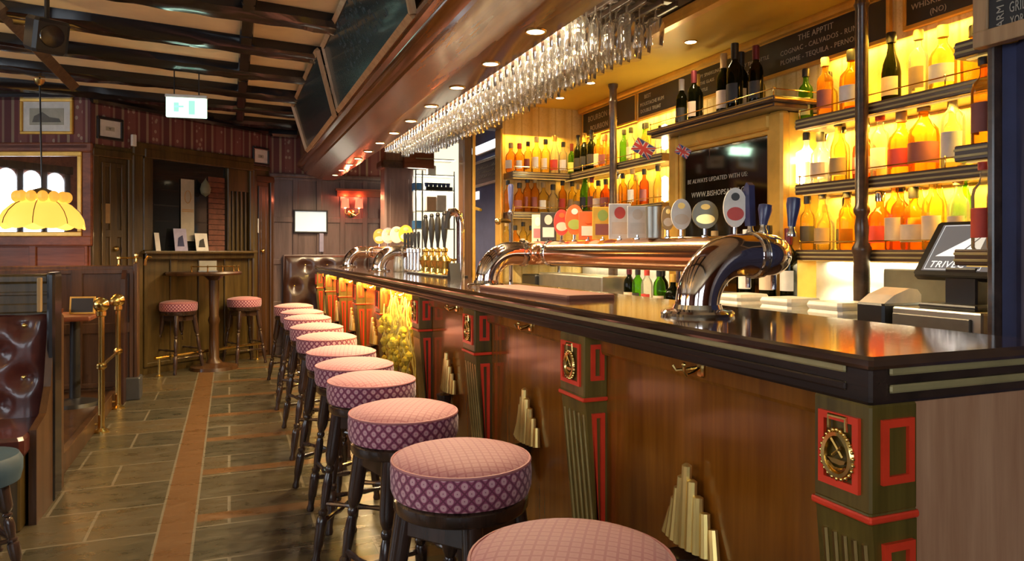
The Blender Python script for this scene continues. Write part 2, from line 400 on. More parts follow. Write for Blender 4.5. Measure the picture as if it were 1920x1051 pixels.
def struct(o): o['kind'] = 'structure'; return o
def stuff(o, label=None, cat=None):
    o['kind'] = 'stuff'
    if label: tag(o, label, cat)
    return o
KIDS = {}
def dup(root, loc, rotz=0.0, label=None, group=None, scale=None):
    def kids(o):
        if o.name not in KIDS: KIDS[o.name] = list(o.children)
        return KIDS[o.name]
    def cp(o, par):
        c = o.copy(); COL.objects.link(c)
        if par is not None: c.parent = par
        for ch in kids(o): cp(ch, c)
        return c
    r = cp(root, None); r.location = loc; r.rotation_euler = (0, 0, rotz)
    if scale: r.scale = scale
    if label: r['label'] = label
    if group: r['group'] = group
    return r
def text(name, body, size, M, mat, parent, align='LEFT', shear=0.0, ext=0.0006):
    cu = bpy.data.curves.new(name, 'FONT'); cu.body = body; cu.size = size; cu.extrude = ext; cu.align_x = align; cu.shear = shear
    cu.resolution_u = 2; cu.space_character = 1.05
    cu.materials.append(mat)
    tmp = bpy.data.objects.new('lettering_source', cu); COL.objects.link(tmp)
    me = bpy.data.meshes.new_from_object(tmp.evaluated_get(bpy.context.evaluated_depsgraph_get()))
    bpy.data.objects.remove(tmp); bpy.data.curves.remove(cu)
    me.materials.clear(); me.materials.append(mat)
    o = bpy.data.objects.new(name, me); COL.objects.link(o); o.parent = parent
    o.matrix_local = Matrix.Translation(-ORI[parent.name]) @ M
    return o
def frameX(loc):   # lettering on a plane X = const seen from the -X side
    return Matrix.Translation(loc) @ Matrix(((0, 0, -1, 0), (-1, 0, 0, 0), (0, 1, 0, 0), (0, 0, 0, 1)))
ORD = ['first', 'second', 'third', 'fourth', 'fifth', 'sixth', 'seventh', 'eighth', 'ninth', 'tenth', 'eleventh', 'twelfth', 'thirteenth', 'fourteenth', 'fifteenth', 'sixteenth']
# ================================================================== SETTING
def place(mb, name, mat, xf, parent=None):
    """mesh kept in the wall's own frame so its pattern runs along the wall"""
    ob = mb.build(name, mat, None, origin=(0, 0, 0))
    if parent is not None: ob.parent = parent      # a parent shares the same wall frame
    else: ob.matrix_world = xf
    return ob
ZC = 2.93
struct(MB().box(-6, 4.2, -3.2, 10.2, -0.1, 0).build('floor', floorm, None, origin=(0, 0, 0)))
struct(MB().box(-6, 4.2, -3.2, 10.2, ZC, ZC + 0.1).build('ceiling', plaster))
# wall frames: local x to the right as seen from the room, y into the wall
YC = 9.75
P0 = atD(170, 470, 7.2); P0.z = 0; P1 = Vector((uY(505, YC), YC, 0))
MA = Matrix(((C, S, 0, P0.x), (-S, C, 0, P0.y), (0, 0, 1, 0), (0, 0, 0, 1)))
dB = (P1 - P0).normalized(); LB = (P1 - P0).length
MBx = Matrix(((dB.x, -dB.y, 0, P0.x), (dB.y, dB.x, 0, P0.y), (0, 0, 1, 0), (0, 0, 0, 1)))
MC = Matrix.Translation((0, YC, 0))
def onW(M, u, v, y=0.0):
    Mi = M.inverted(); o = Mi @ Vector((0, 0, HC)); d = Mi.to_3x3() @ ray(u, v)
    t = (y - o.y) / d.y; p = o + d * t
    return p.x, p.z
def panels(mb, x0, x1, z0, z1, nx, nz, st=0.07, pr=0.018, y=0.0):
    """stiles and rails standing proud of the wall plane"""
    for i in range(nx + 1):
        x = x0 + (x1 - x0) * i / nx
        mb.cbox(max(x0, x - st / 2), min(x1, x + st / 2), y - pr, y, z0, z1, 0.006)
    for k in range(nz + 1):
        z = z0 + (z1 - z0) * k / nz
        mb.cbox(x0, x1, y - pr + 0.002, y, max(z0, z - st / 2), min(z1, z + st / 2), 0.006)
    return mb
# --- wall A (mirror wall)
wa = struct(place(MB().box(-5.0, 0.0, 0, 0.12, 0, ZC), 'wall_alcove', mahog, MA))
place(MB().box(-5.0, 0.0, -0.006, 0, 2.39, ZC), 'wallpaper_band', wpx, MA, wa)
pa = MB(); panels(pa, -5.0, -0.02, 0.10, 1.40, 9, 2); pa.cbox(-5.0, 0.0, -0.045, 0, 2.34, 2.395, 0.012); pa.cbox(-5, 0, -0.03, 0, 1.40, 1.46, 0.01)
place(pa, 'panelling', mahog, MA, wa)
# --- wall B (diagonal wall with doors and glazed hatch)
wb = struct(place(MB().box(0, LB, 0, 0.12, 0, ZC), 'wall_diagonal', panelo, MBx))
place(MB().box(0, LB, -0.006, 0, 2.40, ZC), 'wallpaper_band', wpx, MBx, wb)
# --- wall C (far wall)
wc = struct(place(MB().box(0.47, 4.2, 0, 0.12, 0, ZC), 'wall_far', panelp, MC))
place(MB().box(0.47, 4.2, -0.006, 0, 2.30, ZC), 'wallpaper_band', wpx, MC, wc)
pc = MB(); panels(pc, 0.50, 2.3, 0.10, 2.28, 6, 4); pc.cbox(0.47, 4.2, -0.05, 0, 2.28, 2.33, 0.015)
place(pc, 'panelling', panelp, MC, wc)
struct(MB().box(1.32, 2.3, YC - .10, YC - .019, 2.05, 2.14).box(1.30, 2.3, YC - .12, YC - .019, 2.12, 2.15).build('trim_1', mahog))
# --- walls out of frame that carry the daylight windows
def arched_window(n, M, wd, z0, z1, lights):
    """window in a wall frame, wd wide, with arched lights; y=0 is the wall face"""
    fr = MB(M); fr.cbox(-wd / 2 - 0.1, wd / 2 + 0.1, -0.06, 0, z0 - 0.1, z0, 0.01); fr.cbox(-wd / 2 - 0.1, wd / 2 + 0.1, -0.05, 0, z1, z1 + 0.12, 0.01)
    pn = MB(M); lw = wd / lights
    for i in range(lights + 1):
        x = -wd / 2 + lw * i; fr.cbox(x - 0.05, x + 0.05, -0.05, 0, z0, z1, 0.01)
    for i in range(lights):
        xa = -wd / 2 + lw * i + 0.05; xb = xa + lw - 0.1; r = (xb - xa) / 2; cx = (xa + xb) / 2
        poly = [(xa, z0), (xb, z0)] + [(cx + r * math.cos(PI * k / 8), z1 - r + r * math.sin(PI * k / 8)) for k in range(9)]
        pn.prism(poly, -0.02, -0.012, 'Y')
    f = struct(fr.build('window_%d' % n, doorw)); pn.build('pane', dayglow, f); return f
struct(MB().box(-5.72, -5.6, -3.2, 10.2, 0, ZC).build('wall_left', mahog))
struct(MB().box(-6, 4.2, -3.2, -3.08, 0, ZC).build('wall_near', mahog))
struct(MB().box(4.08, 4.2, -3.2, 10.2, 0, ZC).build('wall_behind_bar', panelw))
ML = lambda y: Matrix(((0, -1, 0, -5.6), (1, 0, 0, y), (0, 0, 1, 0), (0, 0, 0, 1)))
for i, y in enumerate((6.0, 4.0, 1.2)): arched_window(2 + i, ML(y), 1.5, 1.1, 2.55, 4)
MN = lambda x: Matrix(((-1, 0, 0, x), (0, -1, 0, -3.08), (0, 0, 1, 0), (0, 0, 0, 1)))
for i, x in enumerate((-3.2, -0.6)): arched_window(5 + i, MN(x), 1.7, 1.0, 2.5, 4)
# --- ceiling beams
bd = Vector((0.986, 0.168, 0)).normalized(); bn = Vector((-bd.y, bd.x, 0))
base = [atZ(400, v, ZC) for v in (58, 112, 152, 185)]
offs = [p.dot(bn) for p in base]; stp = (offs[3] - offs[0]) / 3
for k in range(-5, 5):
    o = offs[0] + stp * k
    xa, xb = -5.5, 0.84
    pa_ = bn * o + bd * ((xa - (bn * o).x) / bd.x); ln = (xb - xa) / bd.x
    Mb = Matrix(((bd.x, bn.x, 0, pa_.x), (bd.y, bn.y, 0, pa_.y), (0, 0, 1, 0), (0, 0, 0, 1)))
    # hand hewn: one continuous timber with a wandering, adzed section
    mb = MB(); n = 70; rnd = random.Random(k + 20); sec = [(0, 0), (0.004, -0.06), (0.03, -0.082), (0.08, -0.09), (0.13, -0.084), (0.175, -0.089), (0.21, -0.08), (0.232, -0.058), (0.236, 0)]
    ph = [rnd.uniform(0, 6) for _ in sec]; vv = []; ff = []; q = len(sec)
    for i in range(n + 1):
        x = ln * i / n
        for c, (y, z) in enumerate(sec):
            e = 0 if c in (0, q - 1) else 1
            vv.append((x, y + e * (.010 * math.sin(x * 2.1 + ph[c]) + rnd.uniform(-.004, .004)), ZC - .0005 + z + e * (.009 * math.sin(x * 3.7 + ph[c] * 2) + rnd.uniform(-.005, .005))))
    for i in range(n):
        for c in range(q - 1): ff.append((i * q + c, i * q + c + 1, (i + 1) * q + c + 1, (i + 1) * q + c))
    ff += [tuple(range(q)), tuple(n * q + c for c in range(q - 1, -1, -1))]
    mb.add(vv, ff, True)
    struct(place(mb, 'ceiling_beam', beamm, Mb))
cb = MB(); 
for i in range(14):
    y = -1 + i * 0.72; cb.cbox(0.07, 0.16, y, y + 0.73, ZC - 0.072 - 0.006 * (i % 2), ZC - 0.001, 0.02)
struct(cb.build('ceiling_crossbeam', beamm))
cr = MB(MA).cbox(-5.0, 0.03, -0.16, 0.0, 2.835, ZC, 0.03); cr2 = MB(MBx).cbox(-0.03, LB, -0.12, 0.0, 2.80, ZC, 0.03)
struct(cr.build('trim_2', beamm)); struct(cr2.build('trim_3', beamm))
struct(MB().cbox(0.47, 0.84, YC - .18, YC, 2.78, ZC, 0.03).build('trim_4', beamm))
q0 = atD(-8, -16, 4.55); q1 = atD(136, 160, 6.1); q0.z = min(q0.z, 2.88); q1.z = min(q1.z, 2.76)
struct(MB().turned(q0, q1, [(0, 0.055), (1, 0.055)], 4).build('ceiling_brace', brace))
# --- bar canopy: moulded bulkhead running the length of the bar
prof = [(0.84, ZC), (0.84, 2.50), (0.815, 2.47), (0.80, 2.435), (0.80, 2.41), (0.812, 2.395), (0.84, 2.385), (0.845, 2.372), (0.87, 2.352), (0.905, 2.335), (0.915, 2.318), (0.96, 2.302), (1.01, 2.285), (1.06, 2.265), (1.085, 2.255), (1.10, 2.25), (1.28, 2.25), (1.28, ZC)]
cn = MB().prism(prof, 1.6, 9.55, 'Y'); cn.sm = [False, False] + [True] * (len(prof))
cano = struct(cn.build('ceiling_canopy', canw, angle=0.55))
# --- soffit over the back bar
so = struct(MB().box(2.14, 2.82, 1.4, 5.52, 2.53, ZC).build('ceiling_soffit', soffm))
MB().cbox(2.10, 2.16, 1.4, 5.52, 2.485, 2.545, 0.016).build('soffit_moulding', goldf, so)
MB().box(2.115, 2.139, 1.4, 5.52, 2.56, ZC).build('soffit_fascia', shelfw, so)
MB().cbox(2.755, 2.82, 1.4, 5.5, 2.49, 2.53, 0.012).build('cornice_moulding', goldf, so)
# --- back bar walls
struct(MB().box(2.82, 2.95, 1.4, 5.64, 0, ZC).build('wall_back_bar', yellow))
struct(MB().box(2.07, 2.82, 5.52, 5.64, 0, ZC).build('wall_return', yellow))
struct(MB().box(2.12, 2.95, -0.6, 1.40, 0, ZC).build('wall_right', panelw))
struct(MB().box(2.805, 2.819, 1.41, 5.50, 0.95, 1.285).build('trim_5', splash))
# posts of the kitchen passage and the pillar at the far end of the bar
ya = 5.5
jb = struct(MB().cbox(uY(866, ya), uY(883, ya), 5.46, 5.6, 0, ZC, 0.012).build('trim_7', panelw))
MB().cbox(uY(883, ya), uY(888, ya), 5.45, 5.47, 0.9, 2.3, 0.003).build('door_trim', goldf, jb)
MB().cbox(uY(866, ya), 2.07, 5.47, 5.6, 2.32, ZC, 0.012).build('door_head', shelfw, jb)
MB().cbox(uY(936, ya), 2.07, 5.47, 5.6, 0, 2.32, 0.006).build('door_jamb', goldf, jb)
struct(MB().box(2.30, 2.40, 5.64, 6.86, 0, ZC).build('wall_passage', navy))
yp = 8.9
pl = struct(MB().cbox(uY(713, yp), uY(766, yp), yp - 0.28, yp, 0, ZC, 0.02).build('wall_pillar', panell))
MB().cbox(uY(706, yp), uY(777, yp), yp - 0.32, yp + 0.02, 2.33, 2.42, 0.02).build('pillar_capital', shelfw, pl)
MB().cbox(uY(713, yp) + 0.06, uY(766, yp) - 0.06, yp - 0.292, yp - 0.27, 1.25, 2.2, 0.006).build('pillar_panel', panell, pl)
struct(MB().box(uY(755, 8.6), uY(810, 8.6), 8.5, 8.7, 2.33, 2.52).build('trim_6', mahog))

# ================================================================== LAMPS OF THE ROOM
for i in range(12):
    y = 2.773 + 0.558 * i
    t = thing('downlight', '%s recessed downlight from the near end of the bar canopy' % ORD[i], 'downlight', (1.195, y, 2.25), 'downlights in the bar canopy')
    MB().ring((1.195, y, 2.249), 0.042, 0.006, 20, 6).build('bezel', brass, t)
    MB().lathe([(0.036, 0), (0.036, -0.003)], 16, (1.195, y, 2.2495)).build('lamp_face', lampglow, t)
    spot('downlight_beam', (1.195, y, 2.238), (1.05, y, 0), 66, (1.0, 0.74, 0.42), 2.75)
for i, (u, v) in enumerate([(1295, 78), (1107, 155), (1050, 183)]):
    p = atZ(u, v, 2.53)
    t = thing('downlight', '%s recessed downlight from the near end of the gold soffit' % ORD[i], 'downlight', p, 'downlights in the gold soffit')
    MB().ring((p.x, p.y, 2.529), 0.036, 0.005, 20, 6).build('bezel', brass, t)
    MB().lathe([(0.032, 0), (0.032, -0.003)], 16, (p.x, p.y, 2.5295)).build('lamp_face', lampglow, t)
    spot('downlight_beam', (p.x, p.y, 2.52), (p.x, p.y, 0), 14, (1.0, 0.74, 0.40), 2.2)
# ================================================================== THE BAR
BY0, BY1, BZ = 0.903, 9.28, 1.154
bar = thing('bar_counter', 'long wooden bar counter with dark polished top and olive pilasters edged in red', 'bar counter', (1.2, 5.0, 0))
bb = MB().box(1.08, 1.46, BY0 + 0.012, BY1 - 0.02, 0, 1.07)
body = bb.build('front_panelling', barpan, bar)
pm = MB()
for y in [1.5 + 1.05 * k for k in range(8)]:
    pass
MB().cbox(1.055, 1.081, BY0 + 0.02, BY1 - 0.03, 1.015, 1.07, 0.008).build('frieze_rail', barpan, bar)
MB().cbox(1.045, 1.082, BY0 + 0.02, BY1 - 0.03, 0, 0.11, 0.01).build('kickboard', fasc, bar)
MB().box(1.108, 1.45, BY0 + 0.004, BY0 + 0.03, 0.0, 1.069).build('end_panel', endpan, bar)
tp = MB().cbox(0.988, 1.49, BY0 - 0.012, BY1, BZ - 0.022, BZ, 0.006).build('counter_top', bartop, bar)
fz = MB()
fz.cbox(1.0, 1.48, BY0, BY1 - 0.01, BZ - 0.084, BZ - 0.021, 0.005)
fz.cbox(0.994, 1.012, BY0 + 0.05, BY1 - 0.03, BZ - 0.066, BZ - 0.051, 0.003)
fa = fz.build('fascia', fasc, bar)
il = MB()
for z in (1.126, 1.096):
    il.cbox(0.9945, 1.001, BY0 + 0.05, BY1 - 0.06, z - 0.007, z + 0.007, 0.0035)
    il.cbox(1.04, 1.45, BY0 - 0.006, BY0 + 0.001, z - 0.007, z + 0.007, 0.0035)
il.build('gold_inlay', inlay, fa)

def pilaster(y0, wd, corner=False):
    """block, red bead, tapering fluted shaft; near side faces the camera at y0"""
    m = MB()
    xo = 1.0
    xi = 1.109 if corner else 1.081
    yb = y0 + wd
    m.cbox(xo, xi, y0, yb, 0.885, 1.07, 0.004)
    m.cbox(xo - 0.002, xi, y0 - 0.001, yb, 0.868, 0.887, 0.004)
    prof = [(xo + 0.006, 0.868), (xi, 0.868), (xi, 0.0), (xo + 0.078, 0.0), (xo + 0.078, 0.14), (xo + 0.07, 0.16)]
    m.prism(prof, y0 + 0.002, yb, 'Y')
    p = m.build('pilaster', olive, bar)
    r = MB()
    def frame_side(x0, x1, z0, z1, wdt, slope=0.0):
        P_ = lambda x, z: (x, z)
        o_ = [(x0, z1), (x1, z1), (x1, z0), (x0 + slope, z0)]
        e_ = wdt if not slope else wdt * .8
        i_ = [(x0 + wdt, z1 - wdt), (x1 - wdt, z1 - wdt), (x1 - wdt, z0 + wdt), (min(x0 + slope * (1 - wdt / (z1 - z0)) + wdt, x1 - wdt - .002), z0 + wdt)]
        for k in range(4):      # mitred moulding
            a_, b_ = k, (k + 1) % 4
            r.prism([o_[a_], o_[b_], i_[b_], i_[a_]], y0 - 0.006, y0 + 0.003, 'Y')
    sx = xo + 0.022
    frame_side(sx, xi - 0.014, 0.935, 1.045, 0.014)
    frame_side(sx + 0.004, xi - 0.012, 0.26, 0.835, 0.014, 0.036 if not corner else 0.03)
    # square of red moulding on the face towards the stools
    a, b = y0 + 0.02, yb - 0.018; z0, z1 = 0.915, 1.045; t = 0.013
    o_ = [(a, z1), (b, z1), (b, z0), (a, z0)]; i_ = [(a + t, z1 - t), (b - t, z1 - t), (b - t, z0 + t), (a + t, z0 + t)]
    for k in range(4):
        r.prism([o_[k], o_[(k + 1) % 4], i_[(k + 1) % 4], i_[k]], xo - 0.007, xo + 0.002, 'X')
    r.cbox(xo - 0.006, xi, y0 - 0.005, yb + 0.002, 0.872, 0.884, 0.003)
    r.build('red_moulding', red, p)
    f = MB(); nf = 5
    for k in range(nf):
        y = y0 + 0.02 + (wd - 0.04) * k / (nf - 1)
        f.rod((xo + 0.008, y, 0.83), (xo + 0.068, y, 0.19), 0.0055, 6)
    f.build('gilt_flute', brassd, p)
    return p
PIL = [(BY0, 0.127, True), (1.95, 0.17, False), (2.995, 0.17, False), (3.996, 0.165, False), (5.13, 0.165, False), (6.17, 0.165, False), (7.21, 0.165, False), (8.25, 0.165, False), (9.12, 0.165, False)]
for a in PIL: pilaster(*a)
for i, y in enumerate([1.44, 2.487, 3.43, 4.6, 5.65, 6.7]):
    h = MB(); h.cbox(1.046, 1.056, y - 0.012, y + 0.012, 1.028, 1.066, 0.004)
    h.tube([(1.05, y, 1.05), (1.03, y, 1.04), (1.012, y, 1.035), (1.004, y, 1.045), (1.003, y, 1.058)], 0.0045, 6)
    h.tube([(1.05, y + 0.01, 1.05), (1.03, y + 0.03, 1.043), (1.012, y + 0.045, 1.04), (1.006, y + 0.05, 1.052)], 0.004, 6)
    h.ball((1.003, y, 1.06), 0.006, 8)
    h.build('coat_hook', brass, bar)
# horse brasses
def horse_brass(yc, i):
    t = thing('horse_brass', ['openwork horse brass medallion on the corner pilaster nearest the camera', 'horse brass medallion on the second pilaster of the bar', 'horse brass medallion on the third pilaster of the bar', 'horse brass medallion on the fourth pilaster beside the dried hops'][i], 'horse brass', (0.99, yc, 0.93), 'horse brasses on the bar pilasters')
    X = 0.992; m = MB(); zc = 0.974
    pts = [(X, yc + 0.030 * math.sin(a) * (1.0 - 0.12 * math.cos(a)), zc + 0.037 * math.cos(a)) for a in [2 * PI * k / 28 for k in range(28)]]
    m.tube(pts, 0.0065, 6, True)
    for k in range(24):
        a = 2 * PI * k / 24
        m.ball((X - 0.001, yc + 0.0355 * math.sin(a) * (1 - 0.12 * math.cos(a)), zc + 0.043 * math.cos(a)), 0.0038, 8)
    m.build('openwork_rim', brass, t)
    c = MB(); c.rod((X, yc + 0.014, zc + 0.026), (X, yc - 0.012, zc - 0.004), 0.0032, 6).rod((X, yc - 0.010, zc + 0.014), (X, yc + 0.010, zc - 0.004), 0.0032, 6)
    c.prism([(yc + 0.020, zc - 0.008), (yc - 0.020, zc - 0.008), (yc - 0.017, zc - 0.014), (yc - 0.008, zc - 0.017), (yc + 0.010, zc - 0.016)], X - 0.003, X + 0.003, 'X')
    c.tube([(X, yc + 0.021, zc - 0.018), (X, yc + 0.008, zc - 0.026), (X, yc - 0.010, zc - 0.026), (X, yc - 0.020, zc - 0.019)], 0.0035, 6)
    c.build('emblem', brass, t)
    h = MB(); h.tube([(X, yc - 0.019, zc + 0.043), (X, yc - 0.019, zc + 0.066), (X, yc + 0.019, zc + 0.066), (X, yc + 0.019, zc + 0.043)], 0.0038, 6)
    h.build('hanger', brass, t)
for i, (y0, wd, _) in enumerate(PIL[:4]): horse_brass(y0 + wd / 2, i)
# brass organ-pipe lights on the bar front
def bar_light():
    t = thing('bar_light', 'x', 'wall light', (0, 0, 0), 'brass fan lights on the bar front')
    m = MB()
    for k in range(-4, 5):
        y = k * 0.0245; x = -0.020 * math.cos(k * 0.33) - 0.006; top = 0.205 - abs(k) * 0.034
        m.turned((x - 0.008, y, 0.0), (x, y * 0.82, top), [(0, 0.0145), (0.97, 0.0125), (1, 0.005)], 10)
    m.box(-0.02, -0.002, -0.085, 0.085, 0, 0.06)
    m.build('fan_shade', fanm, t)
    b = MB(); b.lathe([(0.004, -0.16), (0.018, -0.13), (0.034, -0.06), (0.040, -0.015)], 14, (-0.040, 0, 0)).build('bracket', fasc, t)
    return t
lp = bar_light(); names_ = ['nearest the camera', 'second from the near end', 'third from the near end', 'fourth from the near end', 'fifth from the near end', 'sixth from the near end', 'at the far end']
for i, y in enumerate([1.50, 2.552, 3.616, 5.70, 6.75, 7.75, 8.72]):
    lb = 'stepped brass fan light on the bar front, ' + names_[i]
    if i == 0: lp.location = (1.08, y, 0.60); lp['label'] = lb
    else: dup(lp, (1.08, y, 0.60), 0, lb)
# warm fill strip added under the counter edge to brighten the far bar front
ug = thing('strip_lamp', 'added thin fill strip under the counter edge, brightening the far bar front', 'lamp', (1.05, 6.6, 1.05))
MB().cbox(1.047, 1.060, 4.2, 9.1, 1.060, 1.0695, .002).build('diffuser', led, ug)
area('strip_lamp_light', (1.030, 6.6, 1.062), (0.98, 6.6, 0.6), 4.8, .02, 40, (1, .62, .14))
# dried hops between two pilasters
hb = thing('dried_hop_bunch', 'yellow bunch of dried hops and straw hanging on the bar front', 'dried plants', (1.03, 4.62, 0.3))
hs = MB(); rnd = random.Random(3)
for k in range(60):
    y = 4.62 + rnd.gauss(0, 0.2); z0 = rnd.uniform(0.86, 1.06); ln = rnd.uniform(0.2, 0.62); x = rnd.uniform(0.985, 1.065); dy = rnd.gauss(0, 0.09)
    y = max(4.28, min(5.0, y))
    pts = [(min(1.07, x + 0.02 * math.sin(j * 1.3 + k)), y + dy * j / 5 + 0.015 * math.sin(j * 2 + k), z0 - ln * j / 5) for j in range(6)]
    hs.tube(pts, [0.004, 0.006, 0.005, 0.0045, 0.004, 0.001], 5)
stuff(hs.build('straw', straw, hb))
hc = MB()
for k in range(120):
    y = max(4.28, min(5.0, 4.62 + rnd.gauss(0, 0.2))); z = rnd.uniform(0.40, 0.90); x = rnd.uniform(0.955, 1.04); r = rnd.uniform(0.014, 0.028)
    hc.lathe([(0.001, -r * 1.3), (r * .7, -r * .7), (r, 0), (r * .8, r * .6), (r * .3, r), (0.001, r * 1.15)], 6, (x, y, z))
stuff(hc.build('hop_cones', hopm, hb, angle=0.12))

# ================================================================== STOOLS
st = thing('bar_stool', 'x', 'bar stool', (0, 0, 0), 'pink bar stools along the bar')
sc_ = MB(); sc_.lathe([(0.170, 0.668), (0.188, 0.672), (0.194, 0.690), (0.195, 0.735), (0.191, 0.757)], 40).build('seat_side', seatside, st)
MB().lathe([(0.191, 0.757), (0.178, 0.768), (0.14, 0.779), (0.08, 0.787), (0.0001, 0.790)], 40, cap0=False).build('seat_top', seattop, st)
MB().ring((0, 0, 0.758), 0.190, 0.0045, 44, 6).build('piping', piping, st)
MB().lathe([(0.165, 0.625), (0.181, 0.628), (0.186, 0.636), (0.186, 0.660), (0.178, 0.669)], 36).build('seat_ring', stoolw, st)
ap = MB()
for (xa, xb, ya_, yb_) in ((-.12, .12, -.125, -.10), (-.12, .12, .10, .125), (-.125, -.10, -.12, .12), (.10, .125, -.12, .12)): ap.cbox(xa, xb, ya_, yb_, 0.565, 0.63, 0.004)
ap.build('apron', stoolw, st)
lprof = [(0, 0.017), (0.02, 0.020), (0.05, 0.015), (0.10, 0.017), (0.13, 0.021), (0.26, 0.024), (0.30, 0.022), (0.315, 0.016), (0.33, 0.021), (0.35, 0.021), (0.365, 0.014), (0.39, 0.016), (0.50, 0.021), (0.57, 0.018), (0.60, 0.013), (0.62, 0.019), (0.635, 0.019), (0.65, 0.014), (0.68, 0.022), (0.72, 0.027), (1.0, 0.029)]
for sx in (-1, 1):
    for sy in (-1, 1):
        MB().turned((sx * .178, sy * .178, 0), (sx * .108, sy * .108, 0.63), lprof, 12).build('leg', stoolw, st)
def lx(z): return .178 - .07 * z / .63
for z, ax in ((0.17, 0), (0.25, 1)):
    for sg in (-1, 1):
        a = lx(z); p = [(0, .010), (.12, .012), (.3, .009), (.42, .012), (.5, .016), (.58, .012), (.7, .009), (.88, .012), (1, .010)]
        m = MB().turned((-a, sg * a, z), (a, sg * a, z), p, 8) if ax == 0 else MB().turned((sg * a, -a, z), (sg * a, a, z), p, 8)
        m.build('stretcher', stoolw, st)
SP = [(0.592, 1.206, 12), (0.597, 1.905, 38), (0.578, 2.53, 15), (0.588, 3.20, 55), (0.586, 3.66, 8), (0.592, 4.16, 33), (0.60, 4.88, 70), (0.61, 5.56, 20), (0.62, 6.33, 48), (0.63, 6.95, 10), (0.62, 7.75, 30)]
for i, (x, y, a) in enumerate(SP):
    lb = 'round bar stool with pink diamond-patterned seat, ' + (('nearest the camera', 'second from the camera')[i] if i < 2 else 'the farthest of the row' if i == len(SP) - 1 else ORD[i] + ' from the camera along the bar')
    if i == 0: st.location = (x, y, 0); st.rotation_euler.z = math.radians(a); st['label'] = lb
    else: dup(st, (x, y, 0), math.radians(a), lb)
for i, ((u, v), a, lb) in enumerate([((458, 680), 25, 'pink-topped stool to the right of the high table, by the dark door'), ((335, 696), 40, 'shadowed stool with plum seat to the left of the high table')]):
    p = atZ(u, v, 0); dup(st, (p.x, p.y, 0), math.radians(a), lb, 'stools at the high table')

# ================================================================== BEER FONTS
def arc(cx, cz, r, a0, a1, n, f): return [f(cx + r * math.cos(a0 + (a1 - a0) * k / n), cz + r * math.sin(a0 + (a1 - a0) * k / n)) for k in range(n + 1)]
Y0, Y1, ZP, XP = 0.0, 1.74, 1.318 - BZ, 0.30     # local: leg foot at the origin, long pipe at x=XP, height ZP
PR = 0.060
font = thing('beer_font', 'large copper pipe beer font arching over the near half of the bar', 'beer font', (0, 0, 0), 'pipe beer fonts on the bar')
for (yy, sg) in ((Y0, 1), (Y1, -1)):
    MB().lathe([(0.098, 0), (0.100, 0.008), (0.094, 0.014), (0.068, 0.018), (0.064, 0.03)], 36, (0, yy, 0)).build('flange', chrome, font)
    path = [(0, yy, 0.01), (0, yy, 0.03)] + [(0.14 - 0.14 * math.cos(a), yy, 0.024 + (ZP - 0.024) * math.sin(a)) for a in [PI / 2 * k / 14 for k in range(1, 15)]] + [(0.19, yy, ZP)]
    MB().tube(path, PR, 32).build('pipe_leg', coppers, font)
    m = MB(); MX = Matrix.Rotation(PI / 2, 4, 'Y')
    m.turned((0.180, yy, ZP), (0.212, yy, ZP), [(0, PR), (0.05, PR + .006), (0.35, PR + .007), (0.4, PR + .001), (0.6, PR + .001), (0.65, PR + .007), (0.95, PR + .006), (1, PR)], 32); m.build('pipe_collar', chrome, font)
    path = [(0.205, yy, ZP)] + [(0.21 + 0.09 * math.sin(a), yy + sg * (0.09 - 0.09 * math.cos(a)), ZP) for a in [PI / 2 * k / 10 for k in range(1, 11)]] + [(XP, yy + sg * 0.12, ZP)]
    MB().tube(path, PR, 32).build('pipe_elbow', coppers if sg == 1 else copper, font)
    m = MB(); m.turned((XP, yy + sg * 0.11, ZP), (XP, yy + sg * 0.16, ZP), [(0, PR), (0.05, PR + .005), (0.4, PR + .006), (0.5, PR + .001), (0.6, PR + .006), (0.95, PR + .005), (1, PR)], 32); m.build('pipe_collar', chrome, font)
MB().tube([(XP, 0.14 + 1.46 * k / 10, ZP) for k in range(11)], PR + 0.002, 36).build('cross_pipe', copper, font)
fontY = [0.10, 0.22, 0.34, 0.48, 0.62]
for k, y in enumerate(fontY):
    m = MB(); m.tube([(XP + PR - 0.01, y + 0.06, ZP - 0.02), (XP + PR + 0.035, y + 0.06, ZP - 0.025), (XP + PR + 0.045, y + 0.06, ZP - 0.05), (XP + PR + 0.045, y + 0.06, ZP - 0.11)], 0.009, 8); m.build('tap_spout', chrome, font)
FY = 1.66
font.location = (1.2, FY, BZ)
font2 = dup(font, (1.2, FY + 4.53, BZ), 0, 'copper pipe beer font at the far half of the bar, lit gold')
def tap_handle(u, zt, zb, mat, name, lb, X=1.50, kind='flat'):
    y = uX(u, X); t = thing('draught_tap', lb, 'beer tap', (X, y, zb), 'tap handles on the near beer font')
    MB().lathe([(0.013, 0), (0.014, 0.01), (0.009, 0.02), (0.008, 0.034)], 12, (X, y, zb)).build('ferrule', chrome, t)
    m = MB()
    m.turned((X, y, zb + 0.03), (X + 0.01, y, zt), [(0, 0.011), (0.2, 0.013), (0.75, 0.021), (0.97, 0.020), (1, 0.014)], 14) if kind == 'flat' else m.prism([(y - 0.012, zb + .03), (y + 0.012, zb + .03), (y + 0.030, zt - 0.03), (y + 0.006, zt), (y - 0.006, zt - 0.01)], X - 0.011, X + 0.011, 'X')
    m.build('grip', mat, t)
PT = BZ + ZP + PR
tap_handle(1484, 1.488, PT - 0.006, bluetap, '', 'dark blue tap handle rising beyond the end of the copper pipe', 1.55)
tap_handle(1431, 1.470, PT, bluetap, '', 'dark blue tap handle just behind the chrome elbow')
tap_handle(1407, 1.545, PT, bluetap, '', 'tall blue fin-shaped tap handle in front of the mirror', 1.52, 'fin')
